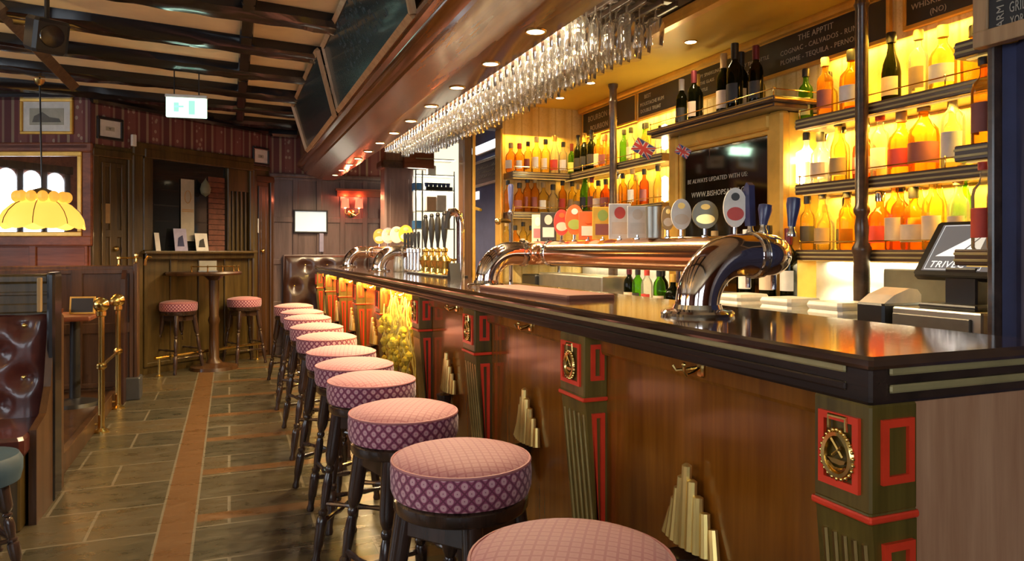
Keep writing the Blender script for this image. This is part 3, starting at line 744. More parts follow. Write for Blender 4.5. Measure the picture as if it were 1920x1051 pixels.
def badge(u, w_, h_, lb, mats, X=1.487, shape='oval', stem_h=0.03):
    y = uX(u, X) if u > 50 else u; zb = PT - 0.004; t = thing('tap_badge', lb, 'tap badge', (X, y, zb), 'badges standing on the copper pipe')
    zc = zb + stem_h + h_ / 2
    MB().lathe([(0.012, 0), (0.012, 0.006), (0.006, 0.01), (0.006, stem_h + 0.012)], 10, (X, y, zb)).build('stem', chrome, t)
    ang = math.atan2(X, y); Rm = Matrix.Translation((X, y, zc)) @ Matrix.Rotation(-ang * 0.75, 4, 'Z')
    def disc(wx, hz, y0, y1, cz=0.0):
        return [(wx / 2 * math.cos(2 * PI * k / 24), cz + hz / 2 * math.sin(2 * PI * k / 24)) for k in range(24)], y0, y1
    if shape == 'oval':
        p, a, b = disc(w_, h_, -0.009, 0.009); MB(Rm).prism(p, a, b, 'Y').build('lens', mats[0], t)
        p, a, b = disc(w_ * .72, h_ * .34, -0.0105, -0.008, -h_ * .16); MB(Rm).prism(p, a, b, 'Y').build('emblem_band', mats[1], t)
        p, a, b = disc(w_ * .36, h_ * .2, -0.0105, -0.008, h_ * .27); MB(Rm).prism(p, a, b, 'Y').build('emblem_spot', mats[2], t)
    else:
        MB(Rm).cbox(-w_ / 2, w_ / 2, -0.004, 0.004, -h_ / 2, h_ / 2, 0.002).build('plate', mats[0], t)
        m = MB(Rm); m.box(-w_ * .36, w_ * .36, -0.0055, -0.0035, -h_ * .36, -h_ * .02); m.build('printed_block', mats[1], t)
        p, a, b = disc(w_ * .5, h_ * .34, -0.0056, -0.0035, h_ * .24); MB(Rm).prism(p, a, b, 'Y').build('printed_roundel', mats[2], t)
    return t
badge(1378, 0.072, 0.125, 'oval white and red tap lens nearest the chrome elbow', (LAB['white'], LAB['red'], LAB['black']))
badge(1322, 0.085, 0.095, 'round olive and gold tap lens in the middle of the copper pipe', (plain('olive_lens', (.20, .16, .05), .3), brassd, goldf))
badge(1277, 0.070, 0.110, 'pale cream oval tap lens left of the olive one', (LAB['white'], cream, goldf))
badge(1252, 0.045, 0.090, 'narrow amber oval tap lens behind the cream one', (LAB['tan'], cream, brassd))
badge(1195, 0.078, 0.125, 'plain white tap card with faint print on the copper pipe', (LAB['white'], paper, cream), 1.487, 'card', 0.006)
badge(1162, 0.090, 0.145, 'white tap card with a dark red burst on the copper pipe', (LAB['white'], cream, LAB['red']), 1.487, 'card', 0.004)
badge(1130, 0.088, 0.140, 'yellow tap card with green and brown print', (yellowp, LAB['plum'], greenp), 1.487, 'card', 0.004)
badge(1103, 0.085, 0.125, 'orange tap card with white block', (orangep, LAB['white'], orangep), 1.487, 'card', 0.006)
badge(1077, 0.085, 0.140, 'orange and lime oval tap lens with white centre', (orangep, greenp, LAB['white']))
badge(1053, 0.075, 0.125, 'crimson oval tap lens with pale band', (LAB['red'], cream, orangep))
badge(1028, 0.080, 0.145, 'black tap card with pale lettering blocks', (LAB['black'], paper, cream), 1.487, 'card', 0.004)
badge(1008, 0.060, 0.140, 'cream and pink tap card at the far end of the pipe', (cream, piping, LAB['white']), 1.487, 'card', 0.004)
# silver beaker on the pipe
bk = tag(MB().lathe([(0.030, 0), (0.033, 0.004), (0.036, 0.12), (0.033, 0.12), (0.029, 0.01)], 20, (1.487, uX(1228, 1.487), PT - 0.003)).build('beaker', steel), 'dull silver beaker standing on the copper pipe', 'beaker')
# far font lenses
for i, (u, lb, c) in enumerate([(7.65, 'gilded tap lens at the far end of the far font', goldf), (7.2, 'copper coloured tap lens on the far font', copper), (6.8, 'pale tap lens on the far font', cream), (6.42, 'yellow tap lens at the near end of the far font', yellowp)]):
    badge(u, 0.13, 0.16, lb, (c, cream, brass), 1.487)['group'] = 'badges standing on the far font'
# hand pumps
def hand_pump():
    t = thing('hand_pump', 'x', 'hand pump', (0, 0, 0), 'black handled brass hand pumps')
    MB().lathe([(0.060, 0), (0.062, 0.012), (0.045, 0.02), (0.030, 0.05), (0.042, 0.085), (0.048, 0.105), (0.040, 0.125), (0.020, 0.145), (0.018, 0.165), (0.026, 0.175), (0.024, 0.19), (0.010, 0.2)], 20).build('pump_body', brass, t)
    MB().lathe([(0.010, 0.2), (0.011, 0.23), (0.018, 0.27), (0.024, 0.34), (0.021, 0.40), (0.013, 0.425), (0.017, 0.435), (0.012, 0.45), (0.0001, 0.455)], 14).build('pump_handle', blackp, t)
    m = MB(); m.tube([(0.03, 0, 0.11), (0.10, 0, 0.115), (0.12, 0, 0.10), (0.12, 0, 0.03)], 0.008, 8); m.build('pump_spout', brass, t); return t
hp = hand_pump()
for i, y in enumerate([4.86, 5.03, 5.20, 5.38]):
    lb = 'brass beer pump with tall black handle, %s of four from the near end' % ORD[i]
    if i == 0: hp.location = (1.40, y, BZ); hp['label'] = lb
    else: dup(hp, (1.40, y, BZ), 0, lb)
def slim_tap():
    t = thing('slim_tap', 'x', 'beer tap', (0, 0, 0), 'slim chrome beer taps')
    MB().lathe([(0.030, 0), (0.032, 0.01), (0.014, 0.02), (0.012, 0.16), (0.02, 0.165), (0.02, 0.19), (0.010, 0.2)], 14).build('tap_column', chrome, t)
    MB().lathe([(0.008, 0.2), (0.012, 0.25), (0.015, 0.31), (0.010, 0.33), (0.0001, 0.332)], 10).build('tap_grip', blackp, t); return t
sl = slim_tap()
for i, y in enumerate([5.68, 5.80, 5.92, 6.04, 6.16]):
    lb = 'slim chrome tap with black grip beyond the hand pumps, %s from the near end' % ORD[i]
    if i == 0: sl.location = (1.42, y, BZ); sl['label'] = lb
    else: dup(sl, (1.42, y, BZ), 0, lb)
tag(MB().cbox(1.30, 1.475, 4.55, 5.6, BZ, BZ + 0.012, 0.004).build('drip_tray', blackp), 'long black drip tray in front of the hand pumps', 'drip tray')
Mr = Matrix.Translation((1.19, 2.72, BZ)) @ Matrix.Rotation(math.radians(3), 4, 'Z')
tag(MB(Mr).cbox(-0.10, 0.10, -0.42, 0.42, 0, 0.018, 0.006).build('bar_runner', plain('runner_brown', (.20, .075, .05), .6)), 'reddish brown bar runner mat lying along the bar top', 'bar mat')
# tall swan neck tap on the working side
p = atY(868, 470, 4.30); t = thing('swan_neck_tap', 'tall pale swan neck tap with black handle before the kitchen passage', 'beer tap', (p.x, 4.35, BZ))
m = MB(); m.tube([(p.x, 4.35, BZ), (p.x, 4.35, 1.50), (p.x - 0.012, 4.35, 1.555), (p.x - 0.04, 4.35, 1.575), (p.x - 0.075, 4.35, 1.57)], 0.026, 14); m.build('column', coppers, t)
m = MB(); m.tube([(p.x - 0.07, 4.35, 1.575), (p.x - 0.085, 4.35, 1.53), (p.x - 0.09, 4.35, 1.47)], [0.022, 0.016, 0.02], 10); m.build('handle', blackp, t)
p = atY(958, 400, 3.9); t = thing('tap_tower', 'slim chrome tap tower with dark blue grip before the corner shelves', 'beer tap', (p.x, 3.9, 0.93))
MB().lathe([(0.03, 0), (0.03, 0.02), (0.012, 0.03), (0.012, 0.60), (0.018, 0.61), (0.018, 0.63), (0.008, 0.64)], 12, (p.x, 3.9, 0.93)).build('column', chrome, t)
MB().lathe([(0.008, 0.64), (0.013, 0.68), (0.018, 0.77), (0.014, 0.785), (0.0001, 0.79)], 12, (p.x, 3.9, 0.93)).build('grip', bluetap, t)
m = MB(); m.tube([(p.x, 3.9, 1.50), (p.x - 0.05, 3.9, 1.505), (p.x - 0.075, 3.9, 1.50)], 0.012, 8); m.ball((p.x - 0.08, 3.9, 1.5), 0.02); m.build('side_knob', brass, t)
# ================================================================== BACK BAR
bc = thing('back_counter', 'dark back bar counter with steel worktop below the bottle shelves', 'counter', (2.5, 3.4, 0))
MB().cbox(2.24, 2.815, 1.46, 5.48, 0.0, 0.90, 0.008).build('cabinet_body', shelfw, bc)
MB().cbox(2.20, 2.815, 1.455, 5.49, 0.90, 0.93, 0.006).build('worktop', steel, bc)
def shelf(name, lb, x0, x1, y0, y1, zt, along='Y', rail=True):
    t = thing(name, lb, 'shelf', ((x0 + x1) / 2, (y0 + y1) / 2, zt - 0.05), 'back bar bottle shelves')
    MB().cbox(x0, x1, y0, y1, zt - 0.05, zt, 0.004).build('shelf_board', shelfw, t)
    g = MB()
    for z in (zt - 0.014, zt - 0.034):
        if along == 'Y': g.cbox(x0 - 0.002, x0 + 0.002, y0, y1, z - 0.004, z + 0.004, 0.001)
        else: g.cbox(x0, x1, y0 - 0.002, y0 + 0.002, z - 0.004, z + 0.004, 0.001)
    g.build('brass_line', inlay, t)
    if rail:
        r = MB(); ln = (y1 - y0) if along == 'Y' else (x1 - x0); n = max(2, int(ln / 0.38) + 1)
        for k in range(n):
            q = (x0 + 0.012, y0 + 0.02 + (ln - 0.04) * k / (n - 1)) if along == 'Y' else (x0 + 0.02 + (ln - 0.04) * k / (n - 1), y0 + 0.012)
            r.lathe([(0.006, 0), (0.003, 0.006), (0.003, 0.036), (0.0055, 0.042), (0.0001, 0.048)], 8, (q[0], q[1], zt))
        a, b = ((x0 + 0.012, y0 + .01, zt + 0.038), (x0 + 0.012, y1 - .01, zt + 0.038)) if along == 'Y' else ((x0 + .01, y0 + 0.012, zt + 0.038), (x1 - .01, y0 + 0.012, zt + 0.038))
        r.rod(a, b, 0.0028, 6); r.build('gallery_rail', brass, t)
    e = MB()
    if along == 'Y': e.box(x0 + 0.03, x0 + 0.045, y0 + 0.02, y1 - 0.02, zt - 0.054, zt - 0.0502)
    else: e.box(x0 + 0.02, x1 - 0.02, y0 + 0.03, y0 + 0.045, zt - 0.054, zt - 0.0502)
    e.build('light_strip', led, t)
    return t
ZT = (1.975, 1.655, 1.335)
wnm = ('upper', 'middle', 'lower')
PWR = 12
for k, z in enumerate(ZT):
    shelf('bottle_shelf', 'dark wood %s bottle shelf to the right of the mirror' % wnm[k], 2.60, 2.819, 1.60, 2.80, z)
    shelf('bottle_shelf', 'dark wood %s bottle shelf to the left of the mirror' % wnm[k], 2.60, 2.819, 3.98, 5.515, z - 0.01)
    shelf('bottle_shelf', '%s bottle shelf on the short corner wall beside the passage' % wnm[k], 2.09, 2.59, 5.31, 5.515, z - 0.012, 'X', k < 2)
    shelf('bottle_shelf', 'short %s shelf end beside the blue curtain' % wnm[k], 2.10, 2.55, 1.455, 1.585, z, 'Y', False)
for zt in (2.285, 1.915, 1.595, 1.275):
    col = YEL if zt > 1.3 else (1, .86, .55)
    for (yc, ln) in ((2.2, 1.15), (4.7, 1.4)):
        # one strip in the corner of wall and shelf, one behind the front lip aimed at the foot of the wall
        area('shelf_light', (2.790, yc, zt), (2.808, yc, zt - 0.5), ln, 0.02, PWR * .62, col)
        area('shelf_light', (2.640, yc, zt), (2.76, yc, zt - 0.30), ln, 0.02, PWR * .55, col, 1.25)
    if 1.4 < zt < 2.4: area('shelf_light', (2.35, 5.47, zt), (2.35, 5.515, zt - 0.6), 0.5, 0.02, 2.4, YEL)
area('shelf_light', (2.66, 3.4, 1.275), (2.80, 3.4, 1.05), 1.0, 0.03, 6, (1, .86, .55))
def shelf_post(y, lb):
    t = thing('shelf_post', lb, 'post', (2.572, y, 0.93), 'turned posts of the back bar')
    MB().lathe([(0.034, 0), (0.034, 0.38), (0.040, 0.40), (0.040, 0.415), (0.026, 0.44), (0.030, 0.50), (0.024, 0.55), (0.034, 0.57), (0.034, 0.585), (0.027, 0.60), (0.027, 1.46), (0.033, 1.475), (0.027, 1.49), (0.027, 1.56), (0.036, 1.58), (0.036, 1.598)], 18, (2.572, y, 0.93)).build('shaft', shelfw, t)
shelf_post(2.37, 'dark turned wood post in front of the shelves right of the mirror')
shelf_post(4.56, 'dark turned wood post in front of the shelves left of the mirror')
# mirror unit
mu = thing('back_bar_mirror', 'gold framed dark mirror with chalk writing in the middle of the back bar', 'mirror', (2.6, 3.35, 1.0))
fr = MB(); ya_, yb_ = 2.86, 3.86; X = 2.60
fr.cbox(X - 0.03, X + 0.03, ya_, ya_ + 0.10, 0.94, 2.035, 0.012); fr.cbox(X - 0.03, X + 0.03, yb_ - 0.09, yb_, 0.94, 2.035, 0.012)
fr.cbox(X - 0.028, X + 0.03, ya_ + .1, yb_ - .09, 1.955, 2.035, 0.012); fr.cbox(X - 0.028, X + 0.03, ya_ + .1, yb_ - .09, 0.94, 1.06, 0.012)
fr.cbox(X - 0.014, X + 0.028, ya_ + .1, ya_ + .125, 1.06, 1.955, 0.006); fr.cbox(X - 0.014, X + 0.028, yb_ - .115, yb_ - .09, 1.06, 1.955, 0.006); fr.cbox(X - 0.013, X + 0.028, ya_ + .1, yb_ - .09, 1.93, 1.955, 0.006)
fr.build('frame', goldf, mu)
gl = MB().box(X + 0.005, X + 0.02, ya_ + .09, yb_ - .08, 1.05, 1.96).build('mirror_pane', smoky, mu)
MB().box(X + 0.03, 2.819, ya_ + 0.01, ya_ + 0.03, 0.94, 2.03).build('side_panel', goldf, mu)
MB().box(X + 0.03, 2.819, yb_ - 0.03, yb_ - 0.01, 0.94, 2.03).build('side_panel', goldf, mu)
text('chalk_lettering', 'BE ALWAYS UPDATED WITH US:', 0.036, frameX((X + 0.003, 3.70, 1.735)), chalk, mu, shear=0.1)
text('chalk_lettering', 'WWW.BISHOPSARMS.COM', 0.044, frameX((X + 0.003, 3.66, 1.65)), chalk, mu, shear=0.1)
ms = thing('mirror_shelf', 'dark stepped shelf with brass rail above the back bar mirror', 'shelf', (2.62, 3.3, 2.03))
MB().cbox(2.47, 2.815, 2.80, 3.90, 2.036, 2.058, 0.004).cbox(2.45, 2.815, 2.78, 3.92, 2.058, 2.085, 0.005).build('shelf_board', shelfw, ms)
MB().cbox(2.448, 2.452, 2.785, 3.915, 2.068, 2.075, 0.001).cbox(2.468, 2.472, 2.805, 3.895, 2.044, 2.050, 0.001).cbox(2.46, 2.80, 2.778, 2.782, 2.068, 2.075, .001).build('brass_line', brassd, ms)
r = MB()
for y in (2.80, 3.08, 3.36, 3.63, 3.90): r.lathe([(0.006, 0), (0.003, 0.006), (0.003, 0.034), (0.006, 0.04), (0.0001, 0.048)], 8, (2.468, y, 2.085))
r.rod((2.468, 2.79, 2.122), (2.468, 3.91, 2.122), 0.003, 6); r.rod((2.468, 2.80, 2.122), (2.80, 2.80, 2.122), 0.003, 6); r.build('gallery_rail', brass, ms)
for (y, z, lb) in ((2.826, 1.66, 'bright tube lamp at the right side of the mirror'), (4.03, 1.65, 'bright tube lamp at the left side of the mirror below the flag'), (4.03, 1.99, 'bright tube lamp at the left side of the mirror behind the flag')):
    t = thing('tube_lamp', lb, 'lamp', (2.70, y, z), 'tube lamps beside the mirror')
    MB().lathe([(0.0001, 0), (0.021, 0.012), (0.021, 0.16), (0.0001, 0.172)], 14, (2.66, y, z)).build('tube', whiteglow, t)
    MB().cbox(2.672, 2.819, y - 0.012, y + 0.012, z + 0.06, z + 0.08, 0.003).build('holder', brassd, t)
    point('tube_lamp_light', (2.70, y, z + 0.12), 3.5, (1, .80, .42), 0.03)

# --- bottles
SH = {
 'tall':  [(0.034, 0), (0.037, 0.006), (0.037, 0.165), (0.033, 0.185), (0.017, 0.205), (0.0135, 0.22), (0.0135, 0.262), (0.016, 0.264), (0.016, 0.27)],
 'squat': [(0.042, 0), (0.046, 0.008), (0.047, 0.12), (0.044, 0.145), (0.026, 0.168), (0.016, 0.182), (0.0145, 0.225), (0.017, 0.228), (0.017, 0.236)],
 'slope': [(0.036, 0), (0.039, 0.006), (0.039, 0.13), (0.034, 0.165), (0.020, 0.21), (0.0145, 0.24), (0.0145, 0.28), (0.017, 0.282), (0.017, 0.29)],
 'wine':  [(0.034, 0), (0.037, 0.006), (0.037, 0.185), (0.032, 0.21), (0.0155, 0.235), (0.0145, 0.295), (0.0165, 0.298), (0.0165, 0.305)],
 'round': [(0.036, 0), (0.050, 0.02), (0.054, 0.06), (0.050, 0.10), (0.034, 0.135), (0.017, 0.155), (0.0145, 0.20), (0.017, 0.203), (0.017, 0.21)],
}
ZL = {'tall': (0.035, 0.125, .037), 'squat': (0.03, 0.10, .0472), 'slope': (0.03, 0.11, .039), 'wine': (0.04, 0.13, .037), 'round': (0.03, 0.09, .0)}
CAPM = {'black': blackp, 'gold': goldf, 'red': LAB['red'], 'white': white, 'wood': LAB['tan'], 'foil': plain('foil_burgundy', (.16, .03, .04), .35, .6), 'silver': chrome}
PROTO = {}
CW = {'amber': 'amber', 'gold': 'golden', 'red': 'red-brown', 'clear': 'clear', 'green': 'green', 'dark': 'dark glass'}
def bottle(code, loc, label, group):
    g, sh, lab, cap = code.split('-')
    if code not in PROTO:
        t = thing('bottle', label, 'bottle', (0, 0, 0), group)
        pr = SH[sh]; MB().lathe(pr, 16).build('glass_body', G[g], t)
        z0, z1, r = ZL[sh]
        if lab != 'none':
            m = MB(); n = 10; pts = []
            if sh == 'round':
                m.add([(-(.0525), y, z) for z in (z0, z1) for y in (-0.025, 0.025)], [(0, 1, 3, 2)])
            else:
                for z in (z0, z1):
                    for k in range(n + 1):
                        a = PI + (k / n - 0.5) * 3.3; pts.append(((r + .0008) * math.cos(a), (r + .0008) * math.sin(a), z))
                m.add(pts, [(k, k + 1, k + n + 2, k + n + 1) for k in range(n)], True)
            m.build('paper_label', LAB[lab], t, fix=False)
        rt, zt = pr[-1]; zb = pr[-3][1] - (0.05 if sh == 'wine' else 0.020)
        MB().lathe([(rt + (.0012 if sh == 'wine' else .0030), zb), (rt + (.002 if sh == 'wine' else .0035), zt + 0.006), (rt + .0015, zt + 0.014), (0.0001, zt + 0.015)], 12).build('cap', CAPM[cap], t)
        PROTO[code] = t; t.location = loc; t.rotation_euler.z = random.uniform(-.5, .2); return t
    return dup(PROTO[code], loc, random.uniform(-.5, .2), label, group)
def row(items, where, z, X=2.70, Y=None, grp=None):
    """items: (pixel column, bottle code, size) left to right"""
    prev = 0; back = False
    for i, (u, code, sc) in enumerate(items):
        x, y = (X, uX(u, X)) if Y is None else (uY(u, Y), Y)
        g, sh, lab, cap = code.split('-')
        o = 'leftmost' if i == 0 else 'rightmost' if i == len(items) - 1 else ORD[i] + ' from left'
        lb = '%s bottle%s, %s cap, %s, %s' % (CW[g], '' if lab == 'none' else ', %s label' % lab, 'burgundy' if cap == 'foil' else cap, o, where)
        if Y is None and i and abs(y - prev) < 0.098: x = X + 0.055 if not back else X - 0.03; back = not back; y = min(y, prev - 0.045)
        else: back = False
        prev = y
        b = bottle(code, (x, y, z), lb, grp or 'bottles on the ' + where); b.scale = (sc, sc, sc)
row([(1511, 'green-tall-green-black', .95), (1537, 'gold-squat-cream-black', .95), (1556, 'amber-tall-plum-wood', 1.0), (1583, 'amber-tall-white-black', 1.08), (1606, 'amber-squat-white-black', 1.12)], 'upper shelf, mirror to post', ZT[0])
row([(1671, 'dark-slope-cream-black', 1.02), (1722, 'clear-tall-tan-wood', 1.0), (1768, 'gold-squat-white-wood', 1.08), (1808, 'amber-squat-none-black', 1.0)], 'upper shelf right of post', ZT[0])
row([(1512, 'clear-tall-cream-black', .95), (1530, 'clear-tall-white-silver', .9), (1547, 'clear-squat-cream-black', 1.0), (1562, 'gold-tall-white-black', 1.0), (1581, 'gold-slope-tan-black', 1.0), (1604, 'red-squat-plum-black', 1.1)], 'middle shelf, mirror to post', ZT[1])
row([(1650, 'clear-tall-white-red', 1.05), (1690, 'amber-squat-red-wood', 1.12), (1732, 'amber-squat-plum-wood', 1.25), (1768, 'gold-tall-cream-black', 1.0), (1797, 'clear-tall-white-black', 1.15)], 'middle shelf right of post', ZT[1])
row([(1514, 'gold-tall-black-black', .95), (1532, 'clear-squat-cream-wood', .9), (1551, 'gold-slope-tan-black', .95), (1571, 'gold-squat-black-black', 1.0), (1598, 'amber-tall-none-black', 1.0)], 'lower shelf, mirror to post', ZT[2])
row([(1650, 'red-squat-red-silver', 1.05), (1671, 'red-tall-black-black', 1.05), (1687, 'amber-tall-cream-black', 1.1), (1702, 'gold-tall-white-silver', 1.1), (1718, 'amber-squat-cream-black', 1.05), (1738, 'gold-slope-cream-foil', 1.1), (1758, 'gold-tall-cream-black', 1.1), (1787, 'green-slope-green-black', 1.12), (1806, 'clear-tall-cream-wood', 1.05)], 'lower shelf right of post', ZT[2])
for k, (z, c, lb) in enumerate([(ZT[1], 'amber-tall-plum-black', 'amber bottle with black cap on the middle shelf end by the curtain'), (ZT[2], 'clear-tall-red-red', 'pink-labelled bottle on the lower shelf end by the curtain, left'), (ZT[2], 'amber-tall-cream-foil', 'amber bottle on the lower shelf end by the curtain, right')]):
    bottle(c, (2.15 + 0.07 * (k == 2) , 1.52, z), lb, 'bottles on the shelf ends by the curtain')
# left of the mirror
row([(1170, 'green-tall-none-black', .9), (1183, 'clear-tall-white-black', .9), (1196, 'green-slope-none-black', .9), (1212, 'gold-tall-cream-black', .9), (1226, 'clear-squat-none-silver', .9)], 'upper shelf, left post to mirror', ZT[0] - .01)
row([(1072, 'green-wine-green-foil', .85), (1084, 'dark-wine-black-black', 1.02), (1096, 'dark-wine-black-gold', 1.02), (1109, 'dark-wine-black-black', 1.04), (1122, 'amber-tall-cream-gold', 1.0), (1134, 'amber-squat-plum-red', 1.05), (1146, 'gold-squat-none-wood', 1.0)], 'upper shelf beyond left post', ZT[0] - .01)
row([(1168, 'amber-tall-none-black', .9), (1180, 'amber-squat-none-wood', .95), (1193, 'gold-tall-white-wood', .95), (1208, 'red-tall-plum-black', .9), (1221, 'gold-slope-none-black', .9)], 'middle shelf, left post to mirror', ZT[1] - .01)
row([(1073, 'gold-tall-cream-black', .95), (1085, 'gold-squat-tan-wood', .95), (1097, 'green-slope-black-black', 1.1), (1110, 'amber-tall-plum-foil', .95), (1122, 'gold-squat-cream-black', .95), (1136, 'red-squat-plum-black', .95), (1147, 'clear-tall-cream-silver', .95)], 'middle shelf beyond left post', ZT[1] - .01)
row([(958, 'amber-squat-cream-wood', .95), (974, 'amber-squat-white-red', .95), (990, 'gold-tall-plum-black', .9), (1006, 'gold-tall-white-wood', 1.05), (1023, 'gold-tall-white-black', 1.0), (1040, 'clear-slope-red-gold', 1.05), (1056, 'clear-tall-white-black', .95)], 'upper corner wall shelf', ZT[0] - .012, Y=5.41)
row([(952, 'amber-tall-none-black', .9), (974, 'amber-squat-plum-black', .95), (989, 'amber-tall-plum-black', 1.0), (1003, 'amber-tall-plum-wood', 1.0), (1019, 'gold-squat-white-wood', 1.0), (1037, 'clear-round-white-black', 1.05), (1055, 'amber-tall-red-black', .95)], 'middle corner wall shelf', ZT[1] - .012, Y=5.41)
row([(950, 'gold-tall-none-wood', .85), (966, 'amber-squat-tan-black', .85), (981, 'gold-tall-white-black', .85), (996, 'gold-squat-none-black', .85)], 'lower corner wall shelf', ZT[2] - .012, Y=5.41)
# wine on the mirror shelf
row([(1278, 'dark-wine-black-white', .95), (1293, 'dark-wine-white-gold', 1.0), (1309, 'dark-wine-cream-foil', .98), (1357, 'dark-wine-cream-wood', 1.12), (1374, 'dark-wine-white-black', 1.1), (1386, 'dark-wine-black-black', 1.18), (1404, 'gold-squat-tan-black', .95), (1426, 'dark-wine-black-foil', 1.0)], 'shelf above mirror', 2.085, X=2.60)
# wine bottles on the counter under the pipe
row([(1180, 'dark-wine-cream-foil', 1), (1196, 'green-wine-black-black', 1), (1213, 'clear-wine-red-red', 1), (1228, 'dark-wine-white-black', 1), (1244, 'green-wine-cream-black', 1), (1262, 'dark-squat-tan-gold', 1.05)], 'counter under copper pipe', 0.93, X=2.45)
row([(1340, 'dark-wine-cream-wood', 1.1), (1400, 'dark-wine-white-white', 1.1), (1440, 'dark-wine-cream-black', 1.15), (1462, 'dark-wine-white-foil', 1.1)], 'step before mirror', 1.09, X=2.505)
tag(MB().cbox(2.45, 2.565, 2.42, 3.80, 0.93, 1.09, 0.008).build('bottle_step', shelfw), 'dark wooden step raising the wine bottles before the mirror', 'riser')

# --- chalkboards behind the bar
def boardX(y0, y1, z0, z1, X, lb, t_=0.02, fw=0.018, fm=goldf, grp='chalkboards above the back bar'):
    t = thing('chalkboard', lb, 'chalkboard', (X, (y0 + y1) / 2, z0), grp)
    MB().cbox(X, X + t_, y0, y1, z0, z1, 0.002).build('board', blackb, t)
    f = MB(); 
    f.cbox(X - 0.006, X + t_, y0 - fw, y1 + fw, z0 - fw, z0, 0.003); f.cbox(X - 0.006, X + t_, y0 - fw, y1 + fw, z1, z1 + fw, 0.003)
    f.cbox(X - 0.006, X + t_, y0 - fw, y0, z0, z1, 0.003); f.cbox(X - 0.006, X + t_, y1, y1 + fw, z0, z1, 0.003)
    f.build('frame', fm, t); return t
b = boardX(4.63, 5.47, 2.30, 2.485, 2.798, 'black chalkboard with white writing in the back bar corner')
text('chalk_lettering', 'BOURBON LIST', 0.066, frameX((2.796, 5.38, 2.405)), chalk, b)
text('chalk_lettering', 'BOURBON NR 6', 0.060, frameX((2.796, 5.34, 2.325)), chalk, b)
b = boardX(2.44, 4.585, 2.305, 2.485, 2.798, 'long black chalkboard with spirits list above the mirror shelf')
for (u, z, s, tx) in ((1208, 2.43, .04, 'BEST'), (1200, 2.38, .036, 'MOUSTACHE RUM'), (1201, 2.332, .036, 'DOUBLE TREAT'), (1302, 2.43, .030, 'HAPPY SPARKLING'), (1305, 2.385, .028, 'BY THE GLASS'), (1308, 2.34, .028, 'BOTTLE'), (1392, 2.40, .030, 'BY THE BOTTLE'), (1392, 2.35, .030, 'ASK US')):
    text('chalk_lettering', tx, s, frameX((2.796, uX(u, 2.796), z)), chalk, b)
for (u, z, s, tx) in ((1496, 2.438, .044, 'THE APPTIT'), (1463, 2.388, .037, 'COGNAC - CALVADOS - RUM'), (1463, 2.338, .037, 'PLOMME - TEQUILA - PERNOD')):
    text('chalk_lettering', tx, s, frameX((2.796, uX(u, 2.796), z)), chalk, b)
b = boardX(1.62, 2.335, 2.325, 2.485, 2.798, 'black whisky chalkboard above the shelf right of the post')
text('chalk_lettering', 'OUR', 0.036, frameX((2.796, 2.31, 2.435)), chalk, b)
text('chalk_lettering', 'WHISKIES CHANNEL', 0.036, frameX((2.796, 2.31, 2.388)), chalk, b)
text('chalk_lettering', '(NO)', 0.034, frameX((2.796, 2.22, 2.343)), chalk, b)
b = boardX(0.90, 1.425, 1.965, 2.42, 2.03, 'pale framed menu chalkboard hanging above the navy curtain', 0.03, 0.045, framew, 'menu boards')
for (u, v, sz, tx) in ((1892, 24, .042, 'GRILL'), (1894, 48, .036, 'YORKSHIRE')):
    text('chalk_lettering', tx, sz, frameX(atX(u, v, 2.028)) @ Matrix.Diagonal((.5, 1, 1, 1)), chalk, b)
text('chalk_lettering', 'VARM KORV', 0.030, frameX(atX(1882, 62, 2.028)) @ Matrix.Rotation(PI / 2, 4, 'Z'), chalk, b)
# --- navy curtain
cv = MB(); n = 60; pts = []; 
for k in range(n + 1):
    y = 1.43 - 0.95 * k / n; pts.append((2.095 + 0.014 * math.sin(k * 0.9), y))
vsx = [(x, y, 0.02) for x, y in pts] + [(x, y, 1.93) for x, y in pts] + [(x + .006, y, 0.02) for x, y in pts] + [(x + .006, y, 1.93) for x, y in pts]
m_ = n + 1
cv.add(vsx, [(k, k + 1, k + 1 + m_, k + m_) for k in range(n)] + [(k + 2 * m_, k + 3 * m_, k + 1 + 3 * m_, k + 1 + 2 * m_) for k in range(n)] + [(k + m_, k + 1 + m_, k + 1 + 3 * m_, k + 3 * m_) for k in range(n)], True)
ct = thing('curtain', 'navy blue pleated curtain hanging at the right end of the back bar', 'curtain', (2.095, 1.0, 0))
cv.build('cloth', navy, ct, fix=False)
struct(MB().cbox(2.06, 2.12, 1.432, 1.452, 0, ZC, 0.004).build('trim_8', shelfw))
